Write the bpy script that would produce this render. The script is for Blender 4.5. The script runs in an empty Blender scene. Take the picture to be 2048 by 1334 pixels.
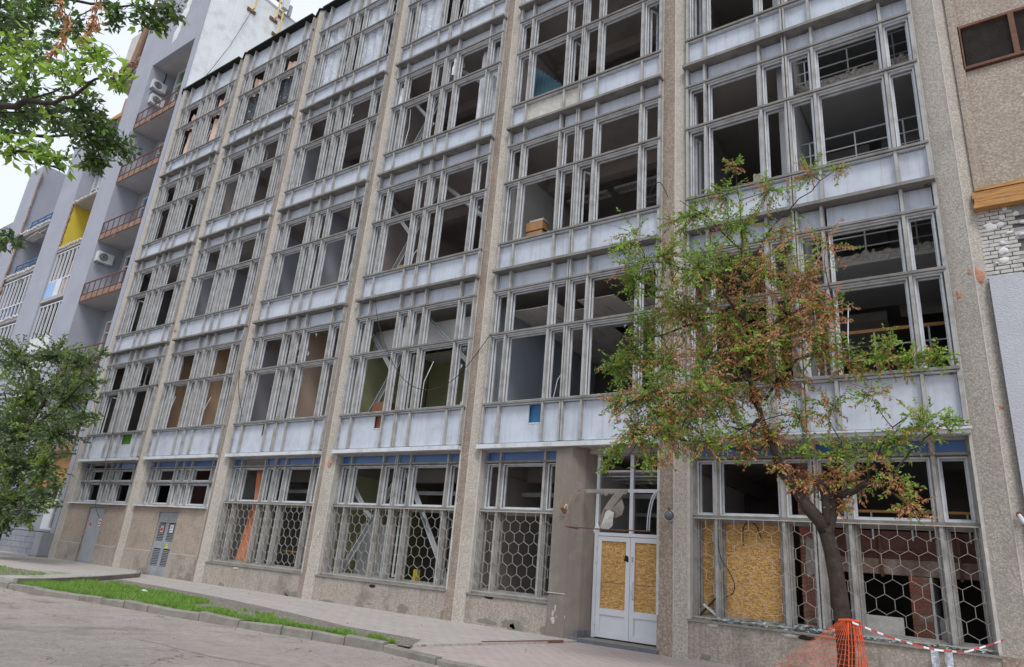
import bpy, bmesh, math, random
import numpy as np
from mathutils import Vector, Matrix, noise as mnoise
C = bpy.context.scene
COL = C.collection
rnd = random.Random(7)
# ------------------------------------------------------------------ camera
cd = bpy.data.cameras.new('camera'); cam = bpy.data.objects.new('camera', cd); COL.objects.link(cam)
cd.sensor_width = 36; cd.lens = 36*1346.8/2048; cd.clip_end = 1500; cd.clip_start = .05
RM = Matrix(((0.821347, 0.120867, 0.557476), (0.564487, -0.31291, -0.763834), (0.082117, 0.942061, -0.325236)))
cam.matrix_world = Matrix.Translation((36.0, -14.888, 1.485)) @ RM.to_4x4()
C.camera = cam
# ------------------------------------------------------------------ overcast daylight
w = bpy.data.worlds.new('World'); C.world = w; w.use_nodes = True
nt = w.node_tree; bg = nt.nodes['Background']
sky = nt.nodes.new('ShaderNodeTexSky'); sky.sky_type = 'NISHITA'; sky.sun_disc = False
sky.sun_elevation = math.radians(54); sky.sun_rotation = math.radians(138); sky.dust_density = 4; sky.air_density = 1.5
sm = nt.nodes.new('ShaderNodeMix'); sm.data_type = 'RGBA'; sm.inputs[0].default_value = .85
nt.links.new(sky.outputs[0], sm.inputs[6]); sm.inputs[7].default_value = (6.5, 6.9, 7.5, 1)
nt.links.new(sm.outputs[2], bg.inputs[0]); bg.inputs[1].default_value = .115
sd = bpy.data.lights.new('sun', 'SUN'); sd.energy = 1.5; sd.angle = math.radians(20); sd.color = (1, .97, .93)
so = bpy.data.objects.new('sun', sd); COL.objects.link(so)
_el, _az = math.radians(54), math.radians(138)      # high, from over the street
_d = Vector((math.sin(_az)*math.cos(_el), math.cos(_az)*math.cos(_el), math.sin(_el)))
so.rotation_euler = _d.to_track_quat('Z', 'Y').to_euler()
C.view_settings.view_transform = 'Standard'; C.view_settings.look = 'None'
C.view_settings.exposure = .45; C.view_settings.gamma = 1; C.view_settings.use_curve_mapping = False
C.render.engine = 'CYCLES'
C.cycles.use_denoising = True; C.cycles.max_bounces = 10; C.cycles.diffuse_bounces = 6; C.cycles.transparent_max_bounces = 12

# ------------------------------------------------------------------ materials
def _n(t, k, **kw):
    n = t.nodes.new(k)
    for a, b in kw.items(): setattr(n, a, b)
    return n
def mat(name, c1, c2=None, scale=2.5, rough=.8, bump=0, bscale=60, stain=None, samt=.5, sscale=.8, streak=0, metal=0, spec=.3, voro=0, vcol=None, island=0, mapping=None):
    """mottled surface in world space: c1/c2 noise, optional vertical streak dirt, stain patches, pebbles and bump"""
    m = bpy.data.materials.new(name); m.use_nodes = True
    t = m.node_tree; L = t.links; b = t.nodes['Principled BSDF']
    b.inputs['Roughness'].default_value = rough; b.inputs['Metallic'].default_value = metal
    b.inputs['Specular IOR Level'].default_value = spec
    g = _n(t, 'ShaderNodeNewGeometry'); P = g.outputs['Position']
    if mapping:
        mp = _n(t, 'ShaderNodeMapping'); L.new(P, mp.inputs[0]); mp.inputs['Scale'].default_value = mapping; P = mp.outputs[0]
    def nz(s, det=5, ro=.6, vec=None, dist=0):
        k = _n(t, 'ShaderNodeTexNoise'); k.inputs['Scale'].default_value = s; k.inputs['Detail'].default_value = det
        k.inputs['Roughness'].default_value = ro; k.inputs['Distortion'].default_value = dist; L.new(vec or P, k.inputs['Vector']); return k.outputs['Fac']
    def ramp(f, a, z):
        k = _n(t, 'ShaderNodeMapRange'); k.inputs['From Min'].default_value = a; k.inputs['From Max'].default_value = z; L.new(f, k.inputs['Value']); return k.outputs[0]
    def mix(f, A, B, mode='MIX'):
        k = _n(t, 'ShaderNodeMix', data_type='RGBA', blend_type=mode)
        for i, s in ((0, f), (6, A), (7, B)):
            if hasattr(s, 'node'): L.new(s, k.inputs[i])
            elif i == 0: k.inputs[i].default_value = s
            else: k.inputs[i].default_value = (*s, 1)
        return k.outputs[2]
    col = mix(ramp(nz(scale), .3, .7), c1, c2 or tuple(x*.8 for x in c1))
    if voro:
        v = _n(t, 'ShaderNodeTexVoronoi'); v.inputs['Scale'].default_value = voro; L.new(P, v.inputs['Vector'])
        sp = _n(t, 'ShaderNodeSeparateColor'); L.new(v.outputs['Color'], sp.inputs[0])
        col = mix(ramp(sp.outputs[0], .25, .9), col, vcol)
        col = mix(ramp(v.outputs['Distance'], .3, .75), col, tuple(x*.72 for x in c1))
    if island:
        k = _n(t, 'ShaderNodeMapRange'); L.new(g.outputs['Random Per Island'], k.inputs['Value']); k.inputs['To Min'].default_value = 1-island; k.inputs['To Max'].default_value = 1+island
        cx = _n(t, 'ShaderNodeVectorMath', operation='SCALE'); L.new(col, cx.inputs[0]); L.new(k.outputs[0], cx.inputs['Scale']); col = cx.outputs[0]
    if stain:
        col = mix(_mul(t, ramp(nz(sscale, 8, .7), .5, .72), samt), col, stain)
    if streak:
        mp = _n(t, 'ShaderNodeMapping'); L.new(g.outputs['Position'], mp.inputs[0]); mp.inputs['Scale'].default_value = (13, 13, .4)
        col = mix(_mul(t, ramp(nz(1, 5, .65, mp.outputs[0]), .53, .75), streak), col, stain or tuple(x*.4 for x in c1))
    L.new(col, b.inputs['Base Color'])
    if bump:
        k = _n(t, 'ShaderNodeBump'); k.inputs['Strength'].default_value = bump; k.inputs['Distance'].default_value = .02
        L.new(nz(bscale, 4, .7), k.inputs['Height']); L.new(k.outputs[0], b.inputs['Normal'])
    return m
def _mul(t, s, f):
    k = t.nodes.new('ShaderNodeMath'); k.operation = 'MULTIPLY'; t.links.new(s, k.inputs[0]); k.inputs[1].default_value = f; return k.outputs[0]

M = {}
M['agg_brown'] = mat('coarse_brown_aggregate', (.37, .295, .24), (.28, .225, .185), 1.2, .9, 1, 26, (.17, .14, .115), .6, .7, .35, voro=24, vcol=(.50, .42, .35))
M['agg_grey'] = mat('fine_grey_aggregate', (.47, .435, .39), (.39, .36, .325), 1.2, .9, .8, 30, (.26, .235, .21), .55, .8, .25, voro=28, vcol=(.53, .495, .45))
M['seam'] = mat('pale_mortar', (.52, .5, .47), (.38, .36, .34), 6, .9)
M['base'] = mat('brown_roughcast', (.42, .345, .285), (.33, .275, .23), 1.5, .95, 1, 22, (.15, .13, .11), .6, .9, .3, voro=24, vcol=(.46, .385, .325))
M['plinth'] = mat('grey_roughcast', (.42, .37, .325), (.32, .28, .245), 1.6, .95, 1, 22, (.13, .12, .10), .75, 1.1, .4, voro=24, vcol=(.44, .395, .35))
M['pier'] = mat('weathered_pier_render', (.245, .215, .19), (.175, .155, .138), 1.5, .9, .6, 70, (.42, .37, .31), .5, 1.5, .25)
M['roughwall'] = mat('beige_roughcast', (.42, .355, .30), (.35, .30, .255), 1.0, .95, 1, 22, (.25, .215, .185), .5, .5, .25, voro=22, vcol=(.47, .405, .35))
M['panel'] = mat('pale_blue_painted_panel', (.51, .56, .65), (.44, .48, .56), 1.1, .5, .12, 14, (.25, .225, .195), .3, 2.2, .5, spec=.4)
M['panel_rust'] = mat('peeling_panel', (.50, .49, .46), (.40, .37, .32), 4, .7, .4, 25, (.62, .63, .66), .8, 5, .3)
M['frame'] = mat('weathered_grey_frame', (.40, .40, .40), (.29, .29, .285), 3, .7, .25, 50, (.17, .15, .135), .5, 3, .22)
M['ledge'] = mat('weathered_ledge', (.24, .235, .225), (.155, .15, .14), 3, .75, .3, 40, (.13, .115, .1), .6, 3, .3)
M['sash'] = mat('pale_window_paint', (.61, .64, .685), (.49, .51, .54), 3, .55, .15, 40, (.26, .24, .22), .35, 3, .12)
M['soffit'] = mat('grey_soffit', (.42, .41, .42), (.35, .34, .34), 1.5, .8)
M['ceiling'] = mat('stained_ceiling', (.40, .365, .35), (.31, .285, .275), .7, .9, 0, 30, (.22, .19, .18), .6, .6)
M['ceiling2'] = mat('ceiling_tile_white', (.70, .66, .64), (.6, .57, .55), .8, .9)
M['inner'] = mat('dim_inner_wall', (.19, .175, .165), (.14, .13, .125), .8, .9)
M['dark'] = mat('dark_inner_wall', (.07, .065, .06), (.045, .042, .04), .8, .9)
M['floor'] = mat('inner_floor', (.14, .125, .11), (.09, .08, .075), 1, .9)
for k, c in dict(blue=(.46, .53, .62), olive=(.44, .46, .27), lav=(.42, .44, .50), tan=(.50, .37, .25), pink=(.58, .45, .37), white=(.66, .66, .66), mauve=(.46, .41, .40), grey=(.42, .43, .44)).items():
    M['w_'+k] = mat('room_paint_'+k, tuple(min(.8, x*1.08) for x in c), tuple(x*.94 for x in c), .8, .85, 0, 30, tuple(x*.6 for x in c), .4, .7)
M['blueglass'] = mat('blue_strip_panel', (.04, .13, .36), (.03, .10, .28), 2, .35, 0, 30, (.16, .16, .17), .5, 1.5, .25, spec=.5)
M['lav'] = mat('lavender_render', (.37, .39, .455), (.32, .335, .395), .6, .9, .4, 60, (.30, .31, .38), .5, .5, .25)
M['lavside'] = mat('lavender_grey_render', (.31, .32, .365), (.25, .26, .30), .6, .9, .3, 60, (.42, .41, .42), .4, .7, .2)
M['whitewall'] = mat('white_painted_brick', (.70, .74, .77), (.62, .66, .69), .7, .9, .5, 14, (.36, .36, .36), .6, .9, .3)
M['insul'] = mat('lavender_insulation_render', (.50, .515, .57), (.44, .45, .50), 1.0, .9, 1, 30, (.33, .33, .36), .5, .9, .35)
M['rust'] = mat('rusty_steel', (.17, .08, .055), (.11, .055, .042), 6, .8, .4, 50, (.26, .14, .085), .6, 4)
M['rustpanel'] = mat('rusty_balcony_board', (.30, .175, .12), (.20, .13, .10), 3, .85, .3, 40, (.5, .42, .35), .5, 3)
M['shadedsash'] = mat('shaded_grimy_window_paint', (.34, .33, .32), (.24, .23, .22), 3, .7, .15, 40, (.14, .125, .11), .5, 3, .2)  # grimy sash paint; shade behind the grille is put into its dark colour
M['whiteframe'] = mat('white_plastic', (.62, .635, .68), (.56, .575, .62), 1.5, .35, 0, 30, (.45, .44, .43), .25, 2, spec=.5)
M['steel'] = mat('grey_painted_steel', (.30, .32, .36), (.26, .28, .31), 2, .45, .05, 30, (.19, .17, .15), .4, 2, .2, spec=.5)
M['brace'] = mat('pale_steel_brace', (.5, .53, .55), (.42, .44, .46), 2, .5)
M['grille'] = mat('cream_grille_paint', (.43, .405, .36), (.33, .31, .275), 3, .6, 0, 30, (.24, .17, .12), .5, 4)
M['gap'] = mat('deep_shadow_gap', (.02, .02, .02), (.015, .015, .015), 2, .9)
M['black'] = mat('black_rubber', (.025, .025, .027), (.018, .018, .02), 3, .5)
M['glass_shard'] = mat('dusty_glass_shard', (.40, .48, .50), (.25, .32, .34), 9, .15, spec=.6, island=.4)
M['brick'] = mat('red_brick', (.36, .14, .09), (.27, .11, .075), 4, .9, .5, 50, (.42, .33, .28), .5, 5, island=.25)
M['mortar'] = mat('old_mortar', (.36, .33, .30), (.27, .25, .23), 5, .95, .5, 40)
M['whitebrick'] = mat('glue_smeared_brick', (.56, .55, .53), (.42, .41, .39), 6, .9, .6, 40, (.3, .28, .27), .5, 6, island=.15)
M['block'] = mat('grey_block', (.31, .31, .32), (.26, .26, .27), 3, .95, .4, 50, island=.1)
M['glue'] = mat('white_glue_dab', (.74, .74, .75), (.58, .58, .59), 12, .9, .6, 30)
M['wood'] = mat('orange_planks', (.50, .27, .09), (.36, .18, .07), 3, .7, .3, 40, (.18, .10, .05), .6, 3, mapping=(1, 4, 8))
M['asphalt'] = None; M['brownwood'] = mat('brown_cabinet', (.22, .09, .05), (.16, .07, .04), 3, .5)
M['green'] = mat('green_plastic', (.03, .30, .12), (.03, .24, .10), 3, .4); M['yellow'] = mat('yellow_paint', (.66, .52, .06), (.58, .46, .07), 1.2, .7, 0, 30, (.45, .38, .15), .4, 1)
M['peach'] = mat('peach_cloth', (.66, .47, .40), (.56, .39, .33), 2, .9); M['orange_cloth'] = mat('terracotta_cloth', (.55, .23, .13), (.45, .18, .10), 2, .9)
M['whitecloth'] = mat('white_net_curtain', (.72, .74, .8), (.62, .64, .7), 2, .9)
M['teal'] = mat('teal_blind', (.03, .10, .14), (.025, .075, .11), 2, .7); M['boxorange'] = mat('orange_carton', (.40, .22, .10), (.30, .16, .08), 4, .8)
M['boxgrey'] = mat('grey_carton', (.5, .48, .45), (.4, .38, .36), 4, .8); M['bluepaint'] = mat('blue_paint', (.035, .10, .30), (.03, .16, .30), 1, .5)
M['skyblue'] = mat('sky_blue_panel', (.30, .48, .78), (.26, .42, .7), 1, .5); M['netorange'] = mat('orange_plastic_net', (.72, .11, .035), (.6, .09, .03), 3, .5)
M['red'] = mat('red_tape', (.55, .07, .07), (.48, .06, .06), 3, .4); M['whitetape'] = mat('white_tape', (.82, .82, .84), (.74, .74, .77), 3, .4)
M['bark'] = mat('dark_bark', (.055, .042, .036), (.03, .024, .021), 9, .95, 1, 22, (.10, .08, .07), .5, 5, mapping=(1, 1, 1))
M['greenwall'] = mat('green_wall_paint', (.10, .24, .03), (.08, .2, .03), 1, .8)
M['whitepaint'] = mat('flaking_white_paint', (.60, .60, .59), (.45, .44, .42), 5, .8, .3, 20, (.28, .25, .22), .5, 4)
M['chip'] = mat('chipped_brick_red', (.42, .16, .09), (.50, .30, .23), 12, .95, 1, 30)
M['chippale'] = mat('chipped_concrete', (.58, .55, .52), (.44, .40, .36), 12, .95, 1, 30)
M['tile'] = mat('dark_grey_tile', (.13, .145, .17), (.11, .12, .145), 4, .4)
M['canvas'] = mat('torn_canvas', (.27, .24, .215), (.19, .165, .145), 5, .9, .4, 30)
M['yellowsign'] = mat('yellow_sign', (.72, .68, .03), None, 3, .5); M['signwhite'] = mat('white_sign', (.76, .76, .78), None, 3, .5); M['signred'] = mat('red_sign_border', (.55, .03, .04), None, 3, .5)
M['dirt'] = mat('gravelly_dirt', (.20, .175, .15), (.13, .11, .095), 4, 1, 1, 30, (.3, .29, .28), .6, 9, voro=25, vcol=(.34, .32, .30))
M['concrete'] = mat('kerb_concrete', (.30, .28, .25), (.21, .195, .175), 3, .95, 1, 30, (.12, .11, .09), .6, 2.5)
M['moss'] = mat('dark_moss', (.25, .235, .19), (.19, .175, .145), 8, 1, 1, 30, (.2, .18, .15), .5, 6); M['patch'] = mat('darker_asphalt_patch', (.34, .30, .28), (.25, .22, .205), 5, .95, 1, 20, (.3, .265, .245), .7, 9)

def plastic_mat(name, col, trans):
    m = bpy.data.materials.new(name); m.use_nodes = True; t = m.node_tree; b = t.nodes['Principled BSDF']
    b.inputs['Base Color'].default_value = (*col, 1); b.inputs['Roughness'].default_value = .22; b.inputs['Alpha'].default_value = 1-trans
    nz = _n(t, 'ShaderNodeTexNoise'); nz.inputs['Scale'].default_value = 5; nz.inputs['Detail'].default_value = 6; nz.inputs['Distortion'].default_value = 2.5
    g = _n(t, 'ShaderNodeNewGeometry'); t.links.new(g.outputs['Position'], nz.inputs['Vector'])
    bp = _n(t, 'ShaderNodeBump'); bp.inputs['Strength'].default_value = .8; bp.inputs['Distance'].default_value = .12; t.links.new(nz.outputs['Fac'], bp.inputs['Height']); t.links.new(bp.outputs[0], b.inputs['Normal'])
    return m
M['plastic'] = plastic_mat('translucent_plastic_film', (.66, .72, .82), .22); M['blackplastic'] = plastic_mat('black_plastic_film', (.035, .045, .06), .05)

def osb_mat():
    m = bpy.data.materials.new('osb_strand_board'); m.use_nodes = True; t = m.node_tree; L = t.links; b = t.nodes['Principled BSDF']; b.inputs['Roughness'].default_value = .75
    g = _n(t, 'ShaderNodeNewGeometry')
    cols = []
    for ang, sc in ((.3, (14, 14, 60)), (1.2, (14, 14, 55)), (-.7, (16, 16, 52))):
        mp = _n(t, 'ShaderNodeMapping'); mp.inputs['Rotation'].default_value = (0, ang, 0); mp.inputs['Scale'].default_value = sc; L.new(g.outputs['Position'], mp.inputs[0])
        v = _n(t, 'ShaderNodeTexVoronoi'); v.inputs['Scale'].default_value = 1; L.new(mp.outputs[0], v.inputs['Vector'])
        s = _n(t, 'ShaderNodeSeparateColor'); L.new(v.outputs['Color'], s.inputs[0]); cols.append(s.outputs[0])
    nz = _n(t, 'ShaderNodeTexNoise'); nz.inputs['Scale'].default_value = 16; L.new(g.outputs['Position'], nz.inputs['Vector'])
    def sel(a, bb, lo):
        r = _n(t, 'ShaderNodeMath', operation='GREATER_THAN'); L.new(nz.outputs['Fac'], r.inputs[0]); r.inputs[1].default_value = lo
        k = _n(t, 'ShaderNodeMix'); L.new(r.outputs[0], k.inputs[0]); L.new(a, k.inputs[2]); L.new(bb, k.inputs[3]); return k.outputs[0]
    f = sel(sel(cols[0], cols[1], .47), cols[2], .55)
    r = _n(t, 'ShaderNodeValToRGB'); L.new(f, r.inputs[0]); e = r.color_ramp.elements
    e[0].color = (.27, .125, .035, 1); e[1].color = (.66, .43, .17, 1); e.new(.5).color = (.46, .255, .08, 1)
    L.new(r.outputs[0], b.inputs['Base Color'])
    k = _n(t, 'ShaderNodeBump'); k.inputs['Strength'].default_value = .3; k.inputs['Distance'].default_value = .01; L.new(f, k.inputs['Height']); L.new(k.outputs[0], b.inputs['Normal'])
    return m
M['osb'] = osb_mat()

def ground_mats():
    # asphalt: dusty pinkish grey with cracks, patches
    m = bpy.data.materials.new('dusty_asphalt'); m.use_nodes = True; t = m.node_tree; L = t.links; b = t.nodes['Principled BSDF']; b.inputs['Roughness'].default_value = .95
    P = _n(t, 'ShaderNodeNewGeometry').outputs['Position']
    def nz(s, d=6, r=.65, dist=0):
        k = _n(t, 'ShaderNodeTexNoise'); k.inputs['Scale'].default_value = s; k.inputs['Detail'].default_value = d; k.inputs['Roughness'].default_value = r; k.inputs['Distortion'].default_value = dist; L.new(P, k.inputs['Vector']); return k.outputs['Fac']
    def rng(f, a, z):
        k = _n(t, 'ShaderNodeMapRange'); k.inputs['From Min'].default_value = a; k.inputs['From Max'].default_value = z; L.new(f, k.inputs['Value']); return k.outputs[0]
    def mix(f, A, B):
        k = _n(t, 'ShaderNodeMix', data_type='RGBA')
        L.new(f, k.inputs[0])
        for i, s in ((6, A), (7, B)):
            if hasattr(s, 'node'): L.new(s, k.inputs[i])
            else: k.inputs[i].default_value = (*s, 1)
        return k.outputs[2]
    col = mix(rng(nz(.9), .35, .65), (.41, .362, .338), (.32, .285, .265))
    col = mix(rng(nz(30, 3), .55, .75), col, (.52, .475, .45))
    col = mix(_mul(t, rng(nz(7, 6, .75), .48, .62), .55), col, (.25, .22, .205))
    col = mix(_mul(t, rng(nz(13, 5, .7, .5), .58, .66), .6), col, (.52, .475, .45))
    col = mix(rng(nz(70, 2), .6, .75), col, (.11, .10, .09))
    col = mix(_mul(t, rng(nz(.5, 5, .6, 1), .56, .7), .7), col, (.14, .122, .115))
    wv = _n(t, 'ShaderNodeTexNoise'); wv.inputs['Scale'].default_value = 1.6; wv.inputs['Detail'].default_value = 5; L.new(P, wv.inputs['Vector'])
    ad = _n(t, 'ShaderNodeVectorMath', operation='ADD'); L.new(P, ad.inputs[0]); L.new(wv.outputs['Color'], ad.inputs[1])
    v = _n(t, 'ShaderNodeTexVoronoi', feature='DISTANCE_TO_EDGE'); v.inputs['Scale'].default_value = .55; L.new(ad.outputs[0], v.inputs['Vector'])
    cr = rng(v.outputs['Distance'], .009, .001)
    ms = _n(t, 'ShaderNodeMath', operation='MULTIPLY'); L.new(cr, ms.inputs[0]); L.new(rng(nz(.45, 2), .5, .58), ms.inputs[1])
    col = mix(ms.outputs[0], col, (.12, .105, .098))
    L.new(col, b.inputs['Base Color'])
    k = _n(t, 'ShaderNodeBump'); k.inputs['Strength'].default_value = 1; k.inputs['Distance'].default_value = .04; L.new(nz(16, 6, .8), k.inputs['Height']); L.new(k.outputs[0], b.inputs['Normal'])
    M['asphalt'] = m
    def paver(name, c1, c2, mo, bw, bh):
        m = bpy.data.materials.new(name); m.use_nodes = True; t = m.node_tree; L = t.links; b = t.nodes['Principled BSDF']; b.inputs['Roughness'].default_value = .95
        P = _n(t, 'ShaderNodeNewGeometry').outputs['Position']
        mp = _n(t, 'ShaderNodeMapping'); mp.inputs['Rotation'].default_value = (0, 0, .02); L.new(P, mp.inputs[0])
        br = _n(t, 'ShaderNodeTexBrick'); L.new(mp.outputs[0], br.inputs['Vector']); br.inputs['Scale'].default_value = 1; br.inputs['Brick Width'].default_value = bw; br.inputs['Row Height'].default_value = bh
        br.inputs['Mortar Size'].default_value = .008; br.inputs['Color1'].default_value = (*c1, 1); br.inputs['Color2'].default_value = (*c2, 1); br.inputs['Mortar'].default_value = (*mo, 1)
        n1 = _n(t, 'ShaderNodeTexNoise'); n1.inputs['Scale'].default_value = 1.3; n1.inputs['Detail'].default_value = 8; n1.inputs['Roughness'].default_value = .7; L.new(P, n1.inputs['Vector'])
        r = _n(t, 'ShaderNodeMapRange'); r.inputs['From Min'].default_value = .4; r.inputs['From Max'].default_value = .7; r.inputs['To Max'].default_value = .75; L.new(n1.outputs['Fac'], r.inputs['Value'])
        k = _n(t, 'ShaderNodeMix', data_type='RGBA'); L.new(r.outputs[0], k.inputs[0]); L.new(br.outputs['Color'], k.inputs[6]); k.inputs[7].default_value = (*[x*.72+.05 for x in c1], 1)
        L.new(k.outputs[2], b.inputs['Base Color'])
        n2 = _n(t, 'ShaderNodeTexNoise'); n2.inputs['Scale'].default_value = 40; n2.inputs['Detail'].default_value = 4; L.new(P, n2.inputs['Vector'])
        ad = _n(t, 'ShaderNodeMath', operation='SUBTRACT'); L.new(n2.outputs['Fac'], ad.inputs[0]); L.new(br.outputs['Fac'], ad.inputs[1])
        bp = _n(t, 'ShaderNodeBump'); bp.inputs['Strength'].default_value = .5; bp.inputs['Distance'].default_value = .012; L.new(ad.outputs[0], bp.inputs['Height']); L.new(bp.outputs[0], b.inputs['Normal'])
        return m
    M['paver'] = paver('grey_pavers', (.43, .395, .375), (.36, .33, .315), (.2, .185, .175), .4, .2)
    M['paverpink'] = paver('pink_pavers', (.43, .365, .35), (.36, .305, .295), (.2, .16, .15), .3, .15)
ground_mats()
def leafmat(name, c1, c2, tr=.35):
    m = bpy.data.materials.new(name); m.use_nodes = True; t = m.node_tree; L = t.links; b = t.nodes['Principled BSDF']; b.inputs['Roughness'].default_value = .5
    g = _n(t, 'ShaderNodeNewGeometry'); k = _n(t, 'ShaderNodeMix', data_type='RGBA'); L.new(g.outputs['Random Per Island'], k.inputs[0]); k.inputs[6].default_value = (*c1, 1); k.inputs[7].default_value = (*c2, 1)
    L.new(k.outputs[2], b.inputs['Base Color'])
    tl = _n(t, 'ShaderNodeBsdfTranslucent'); L.new(k.outputs[2], tl.inputs[0]); mx = _n(t, 'ShaderNodeMixShader'); mx.inputs[0].default_value = tr
    L.new(b.outputs[0], mx.inputs[1]); L.new(tl.outputs[0], mx.inputs[2]); L.new(mx.outputs[0], t.nodes['Material Output'].inputs[0]); return m
M['leaf_green'] = leafmat('green_leaf', (.15, .24, .05), (.30, .42, .09), .5); M['leaf_lime'] = leafmat('lime_leaf', (.26, .42, .06), (.38, .56, .10), .5)
M['leaf_dark'] = leafmat('dark_leaf', (.075, .125, .05), (.16, .23, .095), .3); M['leaf_mid'] = leafmat('mid_leaf', (.06, .14, .025), (.16, .29, .05), .45); M['leaf_dry'] = leafmat('dry_leaf', (.46, .21, .09), (.66, .37, .17), .42)
M['grass'] = leafmat('grass_blade', (.14, .30, .04), (.34, .52, .12), .5)

# ------------------------------------------------------------------ mesh helpers
class MB:
    def __init__(s): s.v = []; s.f = []; s.m = []
    def box(s, x0, x1, y0, y1, z0, z1, m=0):
        o = len(s.v)
        s.v += [(x0, y0, z0), (x1, y0, z0), (x1, y1, z0), (x0, y1, z0), (x0, y0, z1), (x1, y0, z1), (x1, y1, z1), (x0, y1, z1)]
        s.f += [tuple(o+i for i in q) for q in ((0, 3, 2, 1), (4, 5, 6, 7), (0, 1, 5, 4), (1, 2, 6, 5), (2, 3, 7, 6), (3, 0, 4, 7))]; s.m += [m]*6; return s
    def poly(s, pts, m=0):
        o = len(s.v); s.v += [tuple(p) for p in pts]; s.f.append(tuple(range(o, o+len(pts)))); s.m.append(m); return s
    def prism(s, xy, z0, z1, ms=0, cap=True):
        n = len(xy); o = len(s.v); s.v += [(x, y, z0) for x, y in xy]+[(x, y, z1) for x, y in xy]
        for i in range(n):
            j = (i+1) % n; s.f.append((o+i, o+j, o+n+j, o+n+i)); s.m.append(ms[i] if isinstance(ms, (list, tuple)) else ms)
        if cap:
            s.f.append(tuple(o+n-1-i for i in range(n))); s.f.append(tuple(o+n+i for i in range(n))); k = ms[0] if isinstance(ms, (list, tuple)) else ms; s.m += [k, k]
        return s
    def bar(s, a, b, w, d=None, up=(0, 0, 1), m=0):
        a, b = Vector(a), Vector(b); d = d or w; t = (b-a).normalized(); u = Vector(up)
        if abs(t.dot(u)) > .98: u = Vector((0, 1, 0))
        r = t.cross(u).normalized(); u = r.cross(t); o = len(s.v)
        for p in (a, b):
            for i, j in ((-1, -1), (1, -1), (1, 1), (-1, 1)): s.v.append(tuple(p+r*(i*w/2)+u*(j*d/2)))
        s.f += [tuple(o+i for i in q) for q in ((0, 1, 5, 4), (1, 2, 6, 5), (2, 3, 7, 6), (3, 0, 4, 7), (0, 3, 2, 1), (4, 5, 6, 7))]; s.m += [m]*6; return s
    def tube(s, pts, rs, n=6, m=0):
        pts = [Vector(p) for p in pts]; rs = rs if isinstance(rs, (list, tuple)) else [rs]*len(pts); o = len(s.v); prev = None
        for i, p in enumerate(pts):
            t = (pts[min(i+1, len(pts)-1)]-pts[max(i-1, 0)]).normalized()
            if prev is None: r = t.cross(Vector((.3, .9, .2))).normalized()
            else: r = (prev-t*prev.dot(t)).normalized()
            prev = r; u = t.cross(r)
            for k in range(n):
                a = 2*math.pi*k/n; s.v.append(tuple(p+(r*math.cos(a)+u*math.sin(a))*rs[i]))
        for i in range(len(pts)-1):
            for k in range(n):
                j = (k+1) % n; s.f.append((o+i*n+k, o+i*n+j, o+(i+1)*n+j, o+(i+1)*n+k)); s.m.append(m)
        s.f.append(tuple(o+k for k in reversed(range(n)))); s.f.append(tuple(o+(len(pts)-1)*n+k for k in range(n))); s.m += [m, m]; return s
    def blob(s, c, r, seed=0, m=0, n=9, flat=None):
        """irregular low dome / lump"""
        o = len(s.v); rr = random.Random(seed); R = [1+rr.uniform(-.3, .3) for _ in range(n)]
        c = Vector(c); rx, ry, rz = r
        for lev, (q, h) in enumerate(((1, 0), (.8, .6), (.35, 1))):
            for k in range(n):
                a = 2*math.pi*k/n; s.v.append((c.x+rx*q*R[k]*math.cos(a), c.y-ry*h, c.z+rz*q*R[k]*math.sin(a)))
        for l in range(2):
            for k in range(n):
                j = (k+1) % n; s.f.append((o+l*n+k, o+l*n+j, o+(l+1)*n+j, o+(l+1)*n+k)); s.m.append(m)
        s.f.append(tuple(o+2*n+k for k in range(n))); s.m.append(m); return s
    def mesh(s, name, mats, off=(0, 0, 0)):
        me = bpy.data.meshes.new(name)
        me.from_pydata([(x-off[0], y-off[1], z-off[2]) for x, y, z in s.v], [], s.f)
        for m in (mats if isinstance(mats, (list, tuple)) else [mats]): me.materials.append(M[m] if isinstance(m, str) else m)
        if any(s.m): me.polygons.foreach_set('material_index', s.m)
        me.update(); return me
    def build(s, name, mats, parent=None, smooth=False, **kw):
        a = np.array(s.v); lo, hi = a.min(0), a.max(0); off = ((lo[0]+hi[0])/2, (lo[1]+hi[1])/2, lo[2])
        me = s.mesh(name, mats, off)
        if smooth: me.polygons.foreach_set('use_smooth', [True]*len(me.polygons))
        return put(name, me, off, parent, **kw)
WP = {}
def wpos(o):
    return WP.get(o.name, Vector((0, 0, 0)))
def put(name, me, loc, parent=None, rotz=0, label=None, cat=None, group=None, kind=None):
    o = bpy.data.objects.new(name, me); COL.objects.link(o); loc = Vector(loc); WP[o.name] = loc
    if parent is not None: o.parent = parent; o.location = loc-wpos(parent)
    else: o.location = loc
    if rotz: o.rotation_euler[2] = rotz
    for k, v in (('label', label), ('category', cat), ('group', group), ('kind', kind)):
        if v: o[k] = v
    return o
def thing(name, loc, label, cat, group=None): return put(name, None, loc, None, 0, label, cat, group)
def struct(name, loc=(0, 0, 0)): return put(name, None, loc, None, kind='structure')
_bc = {}
def cb(name, x0, x1, y0, y1, z0, z1, m, parent, label=None):
    k = (round(x1-x0, 3), round(y1-y0, 3), round(z1-z0, 3), m)
    if k not in _bc:
        hx, hy = k[0]/2, k[1]/2; _bc[k] = MB().box(-hx, hx, -hy, hy, 0, k[2]).mesh(name, m)
    return put(name, _bc[k], ((x0+x1)/2, (y0+y1)/2, z0), parent, label=label)
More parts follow.
